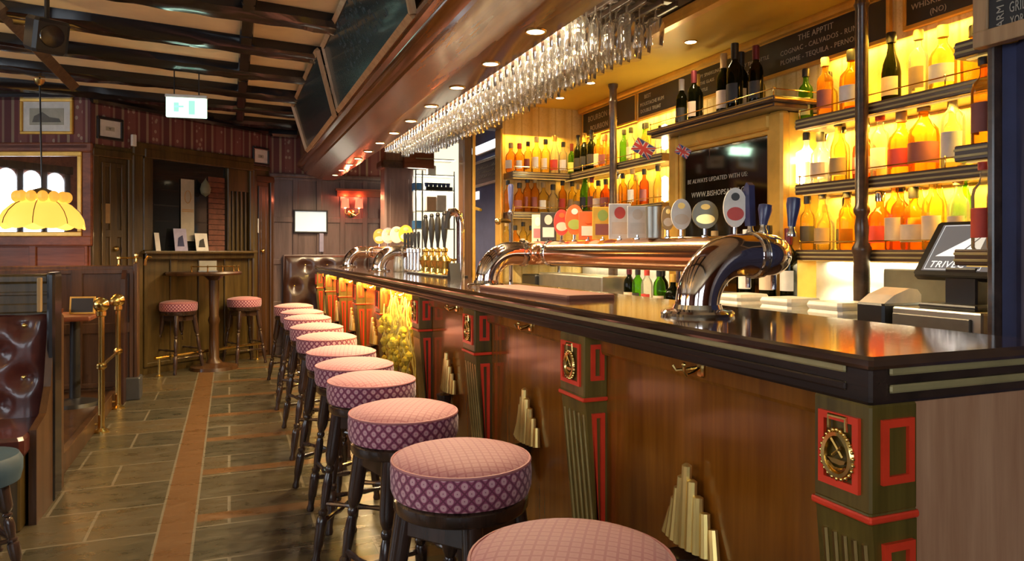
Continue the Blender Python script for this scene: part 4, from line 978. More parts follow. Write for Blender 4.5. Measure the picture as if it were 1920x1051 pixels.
# --- flags
def flag(p, lb, sc, rz):
    t = thing('paper_flag', lb, 'flag', p, 'small union flags')
    M = Matrix.Translation(p) @ Matrix.Rotation(rz, 4, 'Z') @ Matrix.Rotation(0.55, 4, 'Y') @ Matrix.Scale(sc, 4)
    fieldm = MATS.get('flag_blue') or plain('flag_blue', (.06, .07, .25), .7)
    MB(M).rod((0, 0, 0.0), (0, 0, -0.01), 0.002, 6)
    def sheet(poly, y, mat, name):
        MB(M).prism(poly, y - 0.0006, y + 0.0006, 'Y').build(name, mat, t)
    w2, h = 0.055, 0.07
    sheet([(-w2, 0), (w2, 0), (w2, -h), (-w2, -h)], 0, fieldm, 'cloth')
    for nm, mt, k, y in (('white_cross', LAB['white'], .013, -.0016), ('red_cross', LAB['red'], .008, -.0030)):
        m = MB(M); m.box(-k, k, y - .0005, y + .0005, -h, 0); m.box(-w2, w2, y - .0005, y + .0005, -h / 2 - k, -h / 2 + k)
        for sg in (1, -1):
            q = k * .55; m.prism([(-w2, -sg * q - h / 2 + sg * (h / 2 - q)), (-w2 + q, -h / 2 + sg * h / 2), (w2, -h / 2 - sg * (h / 2 - q)), (w2 - q, -h / 2 - sg * h / 2)], y - .0003, y + .0003, 'Y')
        m.build(nm, mt, t)
    m = MB(M); m.rod((-w2, 0, 0.002), (w2, 0, 0.002), 0.002, 6); m.rod((-w2, 0, 0.0), (-w2 - .1, 0, .16), 0.0008, 4); m.build('string', paperg, t)
flag(atX(1213, 268, 2.52), 'small union flag hanging left of the mirror frame', 1.25, -0.5)
flag(atX(1285, 276, 2.52), 'small union flag hanging against the mirror frame', 0.8, -0.9)
# --- till, screen and boxes on the counter
pt = thing('pos_screen', 'tilted black till screen with a white sail triangle logo', 'till screen', (2.40, 1.97, 1.13))
yl, yr = uX(1709, 2.36), uX(1862, 2.36)
cy_, wy = (yl + yr) / 2, abs(yl - yr); zb = atX(1709, 515, 2.36).z
Mt = Matrix.Translation((2.36, cy_, zb)) @ Matrix(((0, 0, -1, 0), (-1, 0, 0, 0), (0, 1, 0, 0), (0, 0, 0, 1))) @ Matrix.Rotation(-0.62, 4, 'X')
hs_ = 0.245
MB(Mt).cbox(-wy / 2, wy / 2, 0, hs_, -0.035, 0.0, 0.008).build('casing', blackp, pt)
scr = MB(Mt).box(-wy / 2 + .03, wy / 2 - .012, 0.022, hs_ - .018, 0.0003, 0.0014).build('display', emit('screen_grey', (.085, .085, .09), 1.0), pt)
lg = MB(Mt); xl, xr = -wy / 2 + .050, wy / 2 - .05
lg.prism([(xl + .01, .085), (xl + .165, .205), (xl + .165, .195), (xl + .085, .085)], .0014, .0022, 'Z')
lg.prism([(xl + .095, .085), (xl + .167, .188), (xl + .167, .085)], .0014, .0022, 'Z')
q = [(xl - .01, .028), (xl + .20, .028), (xl + .20, .222), (xl - .01, .222)]
for a, b2 in zip(q, q[1:] + q[:1]): lg.rod((a[0], a[1], .0018), (b2[0], b2[1], .0018), .0011, 4)
logom = emit('logo_white', (.85, .86, .88), 0.75); lg.build('logo', logom, pt)
text('logo_lettering', 'TRIVEC', 0.040, Mt @ Matrix.Translation((xl + .002, .036, .0018)), logom, pt, shear=0.15)
MB().cbox(2.37, 2.44, cy_ - 0.09, cy_ + 0.03, 1.135, zb + 0.03, 0.006).build('stand', blackp, pt)
MB().cbox(2.30, 2.50, cy_ - 0.14, cy_ + 0.08, 1.128, 1.146, 0.006).build('foot', blackp, pt)
cd = thing('cash_drawer', 'grey steel cash drawer under the till screen', 'cash drawer', (2.45, 1.9, 0.93))
MB().cbox(2.26, 2.70, uX(1842, 2.26), uX(1672, 2.26), 0.93, 1.127, 0.006).build('casing', steel, cd)
MB().cbox(2.25, 2.262, uX(1822, 2.26) , uX(1676, 2.26), 0.955, 1.105, 0.003).build('drawer_front', plain('drawer_grey', (.16, .15, .13), .4, .5), cd)
MB().lathe([(0.012, 0), (0.012, 0.004), (0.005, 0.006)], 12, M=Matrix.Translation((2.25, uX(1745, 2.26), 1.02)) @ Matrix.Rotation(-PI / 2, 4, 'Y')).build('lock', chrome, cd)
pr_ = thing('receipt_printer', 'black receipt printer with pale curved lid left of the cash drawer', 'printer', (2.36, 2.3, 0.93))
yA, yB = uX(1668, 2.26), uX(1612, 2.26)
MB().cbox(2.24, 2.44, yA + .01, yB, 0.93, 1.135, 0.008).build('casing', blackp, pr_)
m = MB(); m.prism([(2.25, 1.135), (2.44, 1.135), (2.44, 1.165), (2.42, 1.185), (2.38, 1.19), (2.30, 1.165)], yA + .015, yB - .005, 'Y'); m.build('lid', cream, pr_)
tag(MB().cbox(2.62, 2.75, uX(1775, 2.62), uX(1655, 2.62), 0.93, atX(1655, 503, 2.62).z, 0.006).build('steel_box', plain('olive_steel', (.26, .24, .16), .4, .4)), 'tall grey steel box against the splashback left of the till', 'box')
for i, (u, s, z) in enumerate([(1392, 1.0, 0), (1480, 1.15, 0), (1570, 1.1, 0)]):
    t = thing('towel_stack', 'pile of folded white towels on the counter, %s' % ['left of three', 'middle of three', 'right of three'][i], 'towels', (2.34, uX(u, 2.34), .93), 'white towel piles')
    rr = random.Random(i)
    for k in range(6):
        y = uX(u, 2.34); j = rr.uniform(-.012, .012)
        MB().cbox(2.25 + j, 2.44 + j, y - .085 * s, y + .085 * s, .93 + .032 * k, .93 + .032 * k + .031, .013).build('folded_towel', splash, t)
gw = thing('steel_sink_unit', 'low steel worktop unit with dark fittings seen under the copper pipe', 'sink unit', (2.5, 4.3, .93))
MB().cbox(2.28, 2.50, uX(1128, 2.28), uX(1010, 2.28), .93, 1.16, .008).build('casing', steel, gw)
m = MB(); m.tube([(2.40, uX(1048, 2.4), 1.16), (2.40, uX(1048, 2.4), 1.26), (2.36, uX(1048, 2.4), 1.28), (2.33, uX(1048, 2.4), 1.25)], .012, 8); m.build('faucet', chrome, gw)
tag(MB().cbox(2.25, 2.40, uX(1004, 2.25), uX(978, 2.25), .93, 1.14, .01).build('small_machine', blackp), 'small black machine at the left end of the steel unit', 'machine')

# ================================================================== HANGING GLASSES
rk = thing('glass_rack', 'dark wooden rack with rails hanging above the bar, full of glasses', 'glass rack', (1.6, 4.5, 2.42))
RX = [1.335 + 0.0745 * k for k in range(7)]
rails = MB()
for k in range(8):
    x = RX[0] - 0.03725 + 0.0745 * k
    MB().cbox(x - 0.007, x + 0.007, 2.66, 6.62, 2.398, 2.422, 0.003).build('rail', shelfw, rk)
for y in (2.74, 3.9, 5.2, 6.4):
    MB().cbox(RX[0] - 0.06, RX[-1] + 0.06, y - 0.02, y + 0.02, 2.4345, 2.461, 0.003).build('cross_bar', shelfw, rk)
    for x in (RX[0] - .03, RX[-1] + .03): MB().rod((x, y, 2.455), (x, y, ZC), 0.008, 8).build('hanging_rod', brassd, rk)
rs_ = thing('strip_lamp', 'added fill strip along the inner canopy edge, brightening the hanging glasses', 'lamp', (1.285, 4.6, 2.30))  # invented light source, added so the hanging glasses read bright
MB().cbox(1.2805, 1.290, 2.7, 6.6, 2.29, 2.31, .002).build('diffuser', led, rs_)
for zz, tz, pw in ((2.285, 2.30, 11), (2.33, 2.36, 8)): area('strip_lamp_light', (1.296, 4.6, zz), (1.9, 4.6, tz), 3.9, .02, pw, (1, .84, .58))
def hung(prof, name):     # profile from the foot (top, z=0) downwards
    return MB().lathe([(r, -z) for r, z in prof], 14, cap0=False, cap1=False)
GP = {
 'wine glass':  [(0.0001, 0.003), (0.020, 0.002), (0.036, 0.0), (0.036, 0.002), (0.010, 0.008), (0.004, 0.014), (0.004, 0.078), (0.010, 0.086), (0.030, 0.100), (0.0385, 0.125), (0.038, 0.160), (0.031, 0.205)],
 'champagne flute': [(0.0001, 0.003), (0.018, 0.002), (0.031, 0.0), (0.031, 0.002), (0.008, 0.008), (0.004, 0.014), (0.004, 0.07), (0.012, 0.085), (0.022, 0.115), (0.028, 0.17), (0.026, 0.245)],
 'large goblet': [(0.0001, 0.003), (0.020, 0.002), (0.037, 0.0), (0.037, 0.002), (0.012, 0.008), (0.006, 0.014), (0.006, 0.045), (0.018, 0.050), (0.034, 0.060), (0.0395, 0.085), (0.0385, 0.125), (0.032, 0.185)],
 'small wine glass': [(0.0001, 0.003), (0.018, 0.002), (0.033, 0.0), (0.033, 0.002), (0.009, 0.008), (0.004, 0.013), (0.004, 0.06), (0.012, 0.068), (0.030, 0.084), (0.036, 0.130), (0.036, 0.165), (0.031, 0.215)],
}
kinds = ['small wine glass', 'wine glass', 'champagne flute', 'wine glass', 'large goblet', 'wine glass', 'large goblet']
rown = ['row nearest canopy lamps', 'second row from canopy lamps', 'third row from canopy lamps', 'middle row of the rack', 'third row from back bar', 'second row from back bar', 'row nearest the back bar']
gproto = {}
for k, x in enumerate(RX):
    kd = kinds[k]
    for j in range(42):
        y = 2.78 + 0.090 * j + random.uniform(-.008, .008)
        lb = 'clear %s hanging upside down, %s' % (kd, rown[k])
        if k == 6 and j > 38: continue
        if kd not in gproto:
            g = hung(GP[kd], kd).build(kd.replace(' ', '_'), clear, None, origin=(0, 0, 0), fix=False); tag(g, lb, 'glass', 'glasses hanging over the bar'); gproto[kd] = g
        else:
            g = gproto[kd].copy(); COL.objects.link(g); g['label'] = lb
        s_ = random.uniform(.94, 1.06); g.location = (x, y, 2.4245); g.scale = (1, 1, s_)
# ================================================================== CHALKBOARDS HANGING FROM THE CEILING
def slant_board(pts, lb, lines=0):
    """pts: bottom-near, bottom-far, top-far, top-near corners on the face; the board leans out over the room"""
    bn_, bf, tf, tn = [Vector(p) for p in pts]
    ex = (bf - bn_); ey = (tn - bn_); nz = ex.cross(ey).normalized()
    if nz.x > 0: nz = -nz
    t = thing('hanging_chalkboard', lb, 'chalkboard', (bn_ + bf) / 2, 'slanted chalkboards above the bar canopy')
    def slab(q, d0, d1):
        m = MB(); m.add([p + nz * d0 for p in q] + [p + nz * d1 for p in q], [(0, 1, 2, 3), (7, 6, 5, 4), (0, 4, 5, 1), (1, 5, 6, 2), (2, 6, 7, 3), (3, 7, 4, 0)]); return m
    slab((bn_, bf, tf, tn), -0.02, 0.0).build('board', tealb, t)
    f = MB()
    for a, b in ((bn_, bf), (bf, tf), (tf, tn), (tn, bn_)):
        f.turned(a, b, [(0, 0.024), (1, 0.024)], 4)
    f.build('frame', framew, t)
    # rows of faint chalk strokes
    if lines:
        m = MB(); rr = random.Random(5)
        exn = ex.normalized(); eyn = (nz.cross(exn)).normalized()
        if eyn.z < 0: eyn = -eyn
        H = ey.length
        for k in range(lines):
            s0 = rr.uniform(.15, .3) * ex.length
            while s0 < ex.length * .7:
                ln = rr.uniform(.03, .12); c = bn_ + exn * s0 + eyn * (H * (.86 - .7 * k / lines)) + nz * .001
                for q in range(int(ln / .022)):
                    a = c + exn * (q * .022); m.rod(a + eyn * rr.uniform(-.012, .012), a + exn * .014 + eyn * rr.uniform(.0, .04), .002, 4)
                s0 += ln + .05
        m.build('chalk_lettering', plain('faint_chalk', (.10, .105, .10), .9), t)
    return t
slant_board([(0.79, 3.27, 2.425), (0.79, 5.71, 2.425), (0.665, 5.62, 2.885), (0.665, 3.15, 2.885)], 'large slanted chalkboard nearest the camera above the bar canopy', 7)
slant_board([(0.775, 5.83, 2.40), (0.775, 7.95, 2.40), (0.63, 7.95, 2.87), (0.63, 5.70, 2.87)], 'smaller slanted chalkboard farther along above the bar canopy', 0)
# exit sign and loudspeaker
p = atD(350, 200, 6.3); Me = Matrix.Translation(p) @ Matrix.Rotation(-0.12, 4, 'Z')
ex = thing('exit_sign', 'glowing white and pale green exit sign hanging from the beams', 'exit sign', p)
MB(Me).cbox(-0.165, 0.165, -0.02, 0.02, -0.095, 0.075, 0.006).build('lit_panel', exitglow, ex)
MB(Me).cbox(-0.17, 0.17, -0.03, 0.03, 0.075, 0.10, 0.005).build('housing', white, ex)
MB(Me).rod((-0.1, 0, 0.1), (-0.1, 0, ZC - p.z), 0.005, 6).rod((0.1, 0, 0.1), (0.1, 0, ZC - p.z), 0.005, 6).build('hanger', blackp, ex)
mfig = MB(Me); green_ = plain('exit_green', (.10, .45, .22), .6)
mfig.box(-0.09, -0.02, -0.0225, -0.0195, -0.012, 0.004); mfig.box(0.02, 0.07, -0.0225, -0.0195, -0.07, 0.05); mfig.box(-.10, -.06, -0.0225, -0.0195, -.05, .03)
mfig.build('pictogram', emit('exit_pale_green', (.30, .90, .55), 1.0), ex)
area('exit_sign_light', p + Vector((0, -.05, -.1)), p + Vector((0, -1, -.6)), .3, .1, .5, (.6, 1, .78))
p = atD(88, 62, 4.55); Ms = Matrix.Translation(p) @ Matrix.Rotation(0.5, 4, 'Z') @ Matrix.Rotation(0.3, 4, 'X')
sp_ = thing('loudspeaker', 'black loudspeaker mounted up between the ceiling beams', 'speaker', p)
MB(Ms).cbox(-0.10, 0.10, -0.10, 0.10, -0.12, 0.09, 0.02).build('cabinet', blackp, sp_)
MB(Ms).lathe([(0.07, 0), (0.065, 0.008), (0.02, 0.002)], 18, M=Ms @ Matrix.Translation((0, -0.10, -0.01)) @ Matrix.Rotation(PI / 2, 4, 'X')).build('cone', beamm, sp_)
MB().rod(p + Vector((0, 0, .06)), (p.x, p.y, ZC), 0.015, 8).build('bracket', blackp, sp_)

# ================================================================== WALL A: MIRROR, LAMP, PICTURE
def framed(M, x0, x1, z0, z1, name, lb, cat, fm, fw, inner, iname, d=0.03, mount=None, mw=0.0, grp=None):
    cx, cz = (x0 + x1) / 2, z0
    t = thing(name, lb, cat, M @ Vector((cx, -0.01, cz)), grp)
    f = MB(M); f.cbox(x0, x1, -d, -0.001, z0, z0 + fw, .006); f.cbox(x0, x1, -d, -0.001, z1 - fw, z1, .006); f.cbox(x0, x0 + fw, -d, -0.001, z0 + fw, z1 - fw, .006); f.cbox(x1 - fw, x1, -d, -0.001, z0 + fw, z1 - fw, .006)
    f.build('frame', fm, t)
    if mount: MB(M).box(x0 + fw * .8, x1 - fw * .8, -d * .5, -d * .3, z0 + fw * .8, z1 - fw * .8).build('mount', mount, t)
    MB(M).box(x0 + fw * .8 + mw, x1 - fw * .8 - mw, -d * .5 - .002, -d * .4, z0 + fw * .8 + mw, z1 - fw * .8 - mw).build(iname, inner, t)
    return t
def etching(name, M, x0, x1, z0, z1, lb, fm, seed):
    t = framed(M, x0, x1, z0, z1, 'framed_print', lb, 'picture', fm, .028, paperg, 'print', .03, paper, .07, 'framed prints on the wallpaper')
    m = MB(M); a, b = x0 + .12, x1 - .12; c, d = z0 + .12, z1 - .13
    m.prism([(a, c), (b, c), (b - .02, c + (d - c) * .35), (a + (b - a) * .6, c + (d - c) * .5), (a + (b - a) * .35, d), (a + .02, c + (d - c) * .6)], -.019, -.0165, 'Y')
    m.build('engraving', plain('engraving_grey_%d' % seed, (.16, .15, .13), .8), t); return t
x0, zt = onW(MA, -30, 285); x1, zb = onW(MA, 158, 442)
framed(MA, x0 - .35, x1 + .0, zb - .005, zt + .0, 'wall_mirror', 'large gold-edged wall mirror behind the amber fringed lamp', 'mirror', goldf, .045, mirrorm, 'mirror_pane', .05)
f2 = MB(MA); f2.cbox(x0 - .45, x1 + .10, -.045, 0, zt, zt + .09, .012); f2.cbox(x1, x1 + .10, -.045, 0, zb - .10, zt, .012); f2.cbox(x0 - .45, x1 + .1, -.05, 0, zb - .10, zb, .012)
struct(f2.build('trim_9', mahog))
a, zt = onW(MA, 40, 186); b, zb = onW(MA, 139, 252)
etching('p1', MA, a, b, zb, zt, 'gilt framed engraving above the wall mirror', goldf, 1)
# lamp hanging in front of the mirror
dl = 6.3; pc_ = atD(79, 392, dl); z0 = atD(79, 420, dl).z; zr = atD(79, 377, dl).z; zt = atD(79, 362, dl).z
R = 71 * dl / F
tl = thing('fringed_lamp', 'amber panelled pendant lampshade with scalloped hem before the wall mirror', 'lamp', (pc_.x, pc_.y, z0))
m = MB(); n = 48; vs_ = []; fs_ = []
pr2 = [(1.0, 0), (0.97, .22), (0.86, .55), (0.68, .85), (0.52, 1.0)]
for r, t_ in pr2:
    for k in range(n):
        a = 2 * PI * k / n; sc = abs(math.sin(a * 4)); rr = R * r * (1 - .05 * (1 - sc)); z = z0 + (zr - z0) * t_ - (0.045 * sc if t_ == 0 else 0)
        vs_.append((pc_.x + rr * math.cos(a), pc_.y + rr * math.sin(a), z))
for q in range(len(pr2) - 1):
    for k in range(n): fs_.append((q * n + k, q * n + (k + 1) % n, (q + 1) * n + (k + 1) % n, (q + 1) * n + k))
m.add(vs_, fs_, True); m.build('lamp_shade', tiffany, tl, fix=False)
m = MB()
for k in range(14):
    a = 2 * PI * k / 14; m.ball((pc_.x + R * .57 * math.cos(a), pc_.y + R * .57 * math.sin(a), zr + (zt - zr) * .5), R * .13, 8, 1.15)
m.build('gathered_ring', tiffring, tl)
m = MB()
for k in range(8):
    a = 2 * PI * k / 8
    m.tube([(pc_.x + R * r * 1.003 * math.cos(a), pc_.y + R * r * 1.003 * math.sin(a), z0 + (zr - z0) * t_) for r, t_ in pr2], .004, 4)
m.build('lead_rib', doorw, tl)
MB().rod((pc_.x, pc_.y, zt), (pc_.x - .02, pc_.y, ZC), .007, 6).build('chain', blackp, tl)
MB().lathe([(.045, 0), (.035, -.03), (.012, -.05)], 14, (pc_.x - .02, pc_.y, ZC - .106)).build('ceiling_rose', brassd, tl)
MB().lathe([(R * .5, 0), (R * .2, .05), (.01, .07)], 20, (pc_.x, pc_.y, zt - .02)).build('crown', brassd, tl)
point('fringed_lamp_light', (pc_.x, pc_.y, z0 + .0), 9, (1, .66, .28), .08)

for (x, y, lb) in ((-2.5, 4.9, 'added amber pendant lampshade over the settle, outside the view, brightening the ceiling'), (-2.5, 1.6, 'added amber pendant lampshade near the front windows, outside the view, brightening the ceiling')):
    dup(tl, (x, y, 1.72), 0.4, lb)  # unseen extra pendants, added to light the ceiling plaster
    spot('fringed_lamp_light', (x, y, 2.02), (x, y, 4), 95, (1, .70, .34), 2.7, .1); point('fringed_lamp_light', (x, y, 1.70), 5, (1, .66, .28), .1)  # added upward spot above each shade brightens the ceiling
# ================================================================== WALL B: DOORS, GLAZED HATCH, PRINTS
pb = MB()
def onB(u, v): return onW(MBx, u, v)
xw0 = onB(266, 300)[0]; xw1 = onB(470, 300)[0]
zw1 = onB(300, 300)[1]; zw0 = onB(300, 470)[1]
# cornice and boarding above the hatch
pb.cbox(onB(245, 235)[0], onB(472, 270)[0], -.05, 0, 2.34, 2.48, .012); pb.cbox(0.02, LB, -.03, 0, 2.35, 2.40, .008)
panels(pb, 0.75 * 0 + onB(268, 400)[0], xw1, 0.08, zw0 - .06, 4, 1, .09); 
pb.cbox(xw0 - .14, xw0 - .02, -.06, 0, 0, 2.34, .012); pb.cbox(xw1, xw1 + .06, -.05, 0, 0, 2.34, .01)
place(pb_ := MB().add(pb.v, pb.f), 'panelling', panelo, MBx, wb)
# door left of the hatch
def door(nm, xa, xb, z1, mat, lb=None):
    d = struct(place(MB().cbox(xa, xb, -.02, -.001, 0, z1, .004), nm, mat, MBx))
    m = MB(); panels(m, xa + .03, xb - .03, .06, z1 - .05, 2, 3, .08, .016, -.02); place(m, 'door_panelling', mat, MBx, d)
    m = MB(); m.cbox(xa - .07, xa, -.045, 0, 0, z1 + .07, .01); m.cbox(xb, xb + .07, -.045, 0, 0, z1 + .07, .01); m.cbox(xa - .07, xb + .07, -.05, 0, z1, z1 + .08, .01); place(m, 'door_frame', mat, MBx, d)
    return d
d1 = door('door_1', onB(182, 400)[0], onB(236, 400)[0], 2.28, panelo)
d2 = door('door_2', onB(478, 400)[0], onB(505, 400)[0] - .02, 2.20, doorw)
def knob(u, v, d):
    x, z = onB(u, v); place(MB().ball((x, -.055, z), .028, 10).turned((x, -.02, z), (x, -.05, z), [(0, .012), (1, .01)], 8), 'door_knob', brass, MBx, d)
knob(212, 466, d1); knob(487, 470, d2)
x, z = onB(200, 400); m = MB(MBx); tag(m.cbox(x - .07, x + .07, -.032, -.02, z - .10, z + .10, .003).build('door_plaque', LAB['tan']), 'small dark picture plaque on the olive door', 'plaque')
x, z = onB(486, 423); sw = thing('switch_plate', 'white notice plate on the dark door right of the hatch', 'plate', MBx @ Vector((x, -.03, z)))
MB(MBx).cbox(x - .05, x + .05, -.032, -.02, z - .09, z + .09, .003).build('plate', paper, sw); MB(MBx).cbox(x - .012, x + .012, -.034, -.031, z - .05, z + .05, .002).build('mark', LAB['black'], sw)
x, z = onB(243, 264); tag(MB(MBx).cbox(x - .025, x + .025, -.085, -.05, z - .06, z + .06, .005).build('wall_sensor', white), 'small white sensor box on the boarding above the hatch', 'sensor')
# hatch window
wn = MB()
wn.cbox(xw0, xw1, -.07, 0, zw0 - .09, zw0, .01); wn.cbox(xw0, xw1, -.06, 0, zw1, zw1 + .10, .01)
xg0, xg1 = onB(281, 400)[0], onB(421, 400)[0]
wn.cbox(xw0 - .02, xg0, -.06, 0, zw0, zw1, .01); wn.cbox(xg1, xg1 + .05, -.06, 0, zw0, zw1, .01); wn.cbox(xw1 - .06, xw1, -.06, 0, zw0, zw1, .01)
for k in range(4): x = xg1 + .1 + (xw1 - .1 - xg1 - .1) * k / 3; wn.cbox(x - .012, x + .012, -.03, 0, zw0, zw1 - .25, .004)
wn.cbox(xg1, xw1, -.035, 0, zw1 - .27, zw1, .006)
w1 = struct(place(wn, 'window_1', panelo, MBx))
place(MB().box(xg0, xg1, -.012, -.008, zw0, zw1), 'window_pane', darkglass, MBx, w1)
xr = onB(388, 400)[0]; brick = plain('brick_red', (.14, .045, .022), .7, var=.3, scale=20)
m = MB()
for k in range(14): z = zw0 + (zw1 - .12 - zw0) * k / 14; m.cbox(xr, xg1 - .02, -.03, -.012, z, z + (zw1 - .12 - zw0) / 14 - .006, .003)
place(m, 'brick_strip', brick, MBx, w1)
place(MB().cbox(xw0 - .05, xw1, -.13, -.05, zw0 - .03, zw0 + .0, .008), 'window_sill', panelo, MBx, w1)
m = MB()
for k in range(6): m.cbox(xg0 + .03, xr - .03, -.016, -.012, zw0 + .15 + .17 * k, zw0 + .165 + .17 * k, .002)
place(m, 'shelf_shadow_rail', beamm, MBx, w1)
xa, zt_ = onB(336, 335); xb, zb_ = onB(361, 452)
ps = thing('paper_banner', 'long narrow cream paper banner hanging inside the dark hatch', 'banner', MBx @ Vector(((xa + xb) / 2, -.03, zb_)))
MB(MBx).cbox(xa, xb, -.030, -.026, zb_, zt_, .001).build('sheet', paperg, ps)
m = MB(MBx); cxp = (xa + xb) / 2
m.box(xa + .01, xb - .01, -.0315, -.0302, zt_ - .35, zt_ - .338); m.box(xa + .01, xb - .01, -.0315, -.0302, zb_ + .33, zb_ + .342)
m.ring((cxp, 0, 0), .035, .006, 16, 4, Matrix.Identity(4)) if False else None
m.tube([MBx.inverted() @ (MBx @ Vector((cxp + .04 * math.cos(q), -.031, zb_ + .5 + .07 * math.sin(q)))) for q in [2 * PI * k / 16 for k in range(16)]], .006, 4, True)
m.build('printed_marks', LAB['tan'], ps)
x, z = onB(376, 355); tag(MB(MBx).lathe([(.0001, -.09), (.05, -.05), (.06, 0), (.045, .06), (.015, .10), (.0001, .13)], 14, (x, -.085, z)).build('hanging_gourd', plain('pale_green_gourd', (.18, .18, .11), .6)), 'pale green gourd shape hanging in the hatch by the bricks', 'ornament')
for i, ((ua, ub, va, vb), lb, mm) in enumerate([((281, 290, 428, 462), 'small white card at the left corner of the hatch sill', paper), ((317, 341, 420, 462), 'pale violet leaflet on the hatch sill', plain('violet_leaflet', (.34, .32, .50), .5)), ((357, 380, 432, 465), 'white photo card with dark figure on the hatch sill', paper)]):
    xa, zt_ = onB(ua, va); xb, zb_ = onB(ub, vb); zs = zw0
    t = thing('sill_card', lb, 'card', MBx @ Vector(((xa + xb) / 2, -.09, zs)), 'cards on the hatch sill')
    mt = MB(MBx); mt.add([(xa, -.105, zs), (xb, -.105, zs), (xb, -.07, zs + .0 + (zt_ - zb_)), (xa, -.07, zs + (zt_ - zb_)), (xa, -.102, zs), (xb, -.102, zs), (xb, -.067, zs + (zt_ - zb_)), (xa, -.067, zs + (zt_ - zb_))], [(0, 1, 2, 3), (7, 6, 5, 4), (0, 4, 5, 1), (1, 5, 6, 2), (2, 6, 7, 3), (3, 7, 4, 0)]); mt.build('card_sheet', mm, t)
    if i:
        h = zt_ - zb_; m = MB(MBx); m.prism([(xa + (xb - xa) * .2, zs + h * .2), (xa + (xb - xa) * .75, zs + h * .2), (xa + (xb - xa) * .6, zs + h * .7), (xa + (xb - xa) * .35, zs + h * .6)], -.1, -.0955, 'Y', MBx @ Matrix.Translation((0, .012, 0)) @ Matrix.Translation((0, -.01, 0))); m.build('picture_mark', LAB['black'] if i == 2 else navy, t)
a, zt = onB(180, 217); b, zb = onB(229, 266)
etching('p2', MBx, a, b, zb, zt, 'black framed small print on the wallpaper above the olive door', blackp, 2)
a, zt = onB(472, 274); b, zb = onB(503, 312)
etching('p3', MBx, a, b, zb, zt, 'small black framed print above the dark door', blackp, 3)

# ================================================================== WALL C: SCREEN, RED LAMP, BUTTONED BENCH
def onC(u, v): return onW(MC, u, v)
a, zt = onC(550, 393); b, zb = onC(614, 437)
framed(MC, a, b, zb, zt, 'wall_screen', 'pale glowing flat screen on the plum panelled far wall', 'screen', blackp, .02, screenglow, 'screen_panel', .05)
a, zt = onC(598, 440); b, zb = onC(606, 472)
tag(MB(MC).cbox(a, b, -.05, -.018, zb, zt + .02, .004).build('cable_cover', plain('violet_cover', (.26, .24, .36), .5)), 'pale violet cable cover below the wall screen', 'cable cover')
x, z = onC(658, 400)
rl = thing('wall_lamp', 'twin wall lamp with two glowing red shades on brass arms', 'wall lamp', MC @ Vector((x, -.1, z)))
MB(MC).lathe([(.05, 0), (.05, .012), (.02, .03)], 16, M=MC @ Matrix.Translation((x, -.018, z)) @ Matrix.Rotation(PI / 2, 4, 'X')).build('backplate', brass, rl)
for sg, mm in ((-1, redglow), (1, redglow)):
    MB(MC).tube([(x, -.04, z), (x + sg * .05, -.09, z - .03), (x + sg * .09, -.10, z), (x + sg * .09, -.10, z + .06)], .008, 8).build('arm', brass, rl)
    MB(MC).lathe([(.055, .07), (.045, .19)], 18, (x + sg * .09, -.10, z), cap0=False, cap1=False).build('lamp_shade', mm, rl)
    MB(MC).lathe([(.01, .06), (.014, .08), (.014, .13), (.0001, .15)], 8, (x + sg * .09, -.10, z)).build('bulb', whiteglow, rl)
    pw = MC @ Vector((x + sg * .09, -.10, z + .22)); point('wall_lamp_light', pw, 5, (1, .22, .10), .04)
x, z = onC(719, 420); tag(MB(MC).cbox(x - .05, x + .03, -.06, -.018, z - .22, z + .2, .004).build('door_plate', plain('greyplate', (.3, .26, .25), .5)), 'narrow grey plate on the far wall beside the pillar', 'plate')
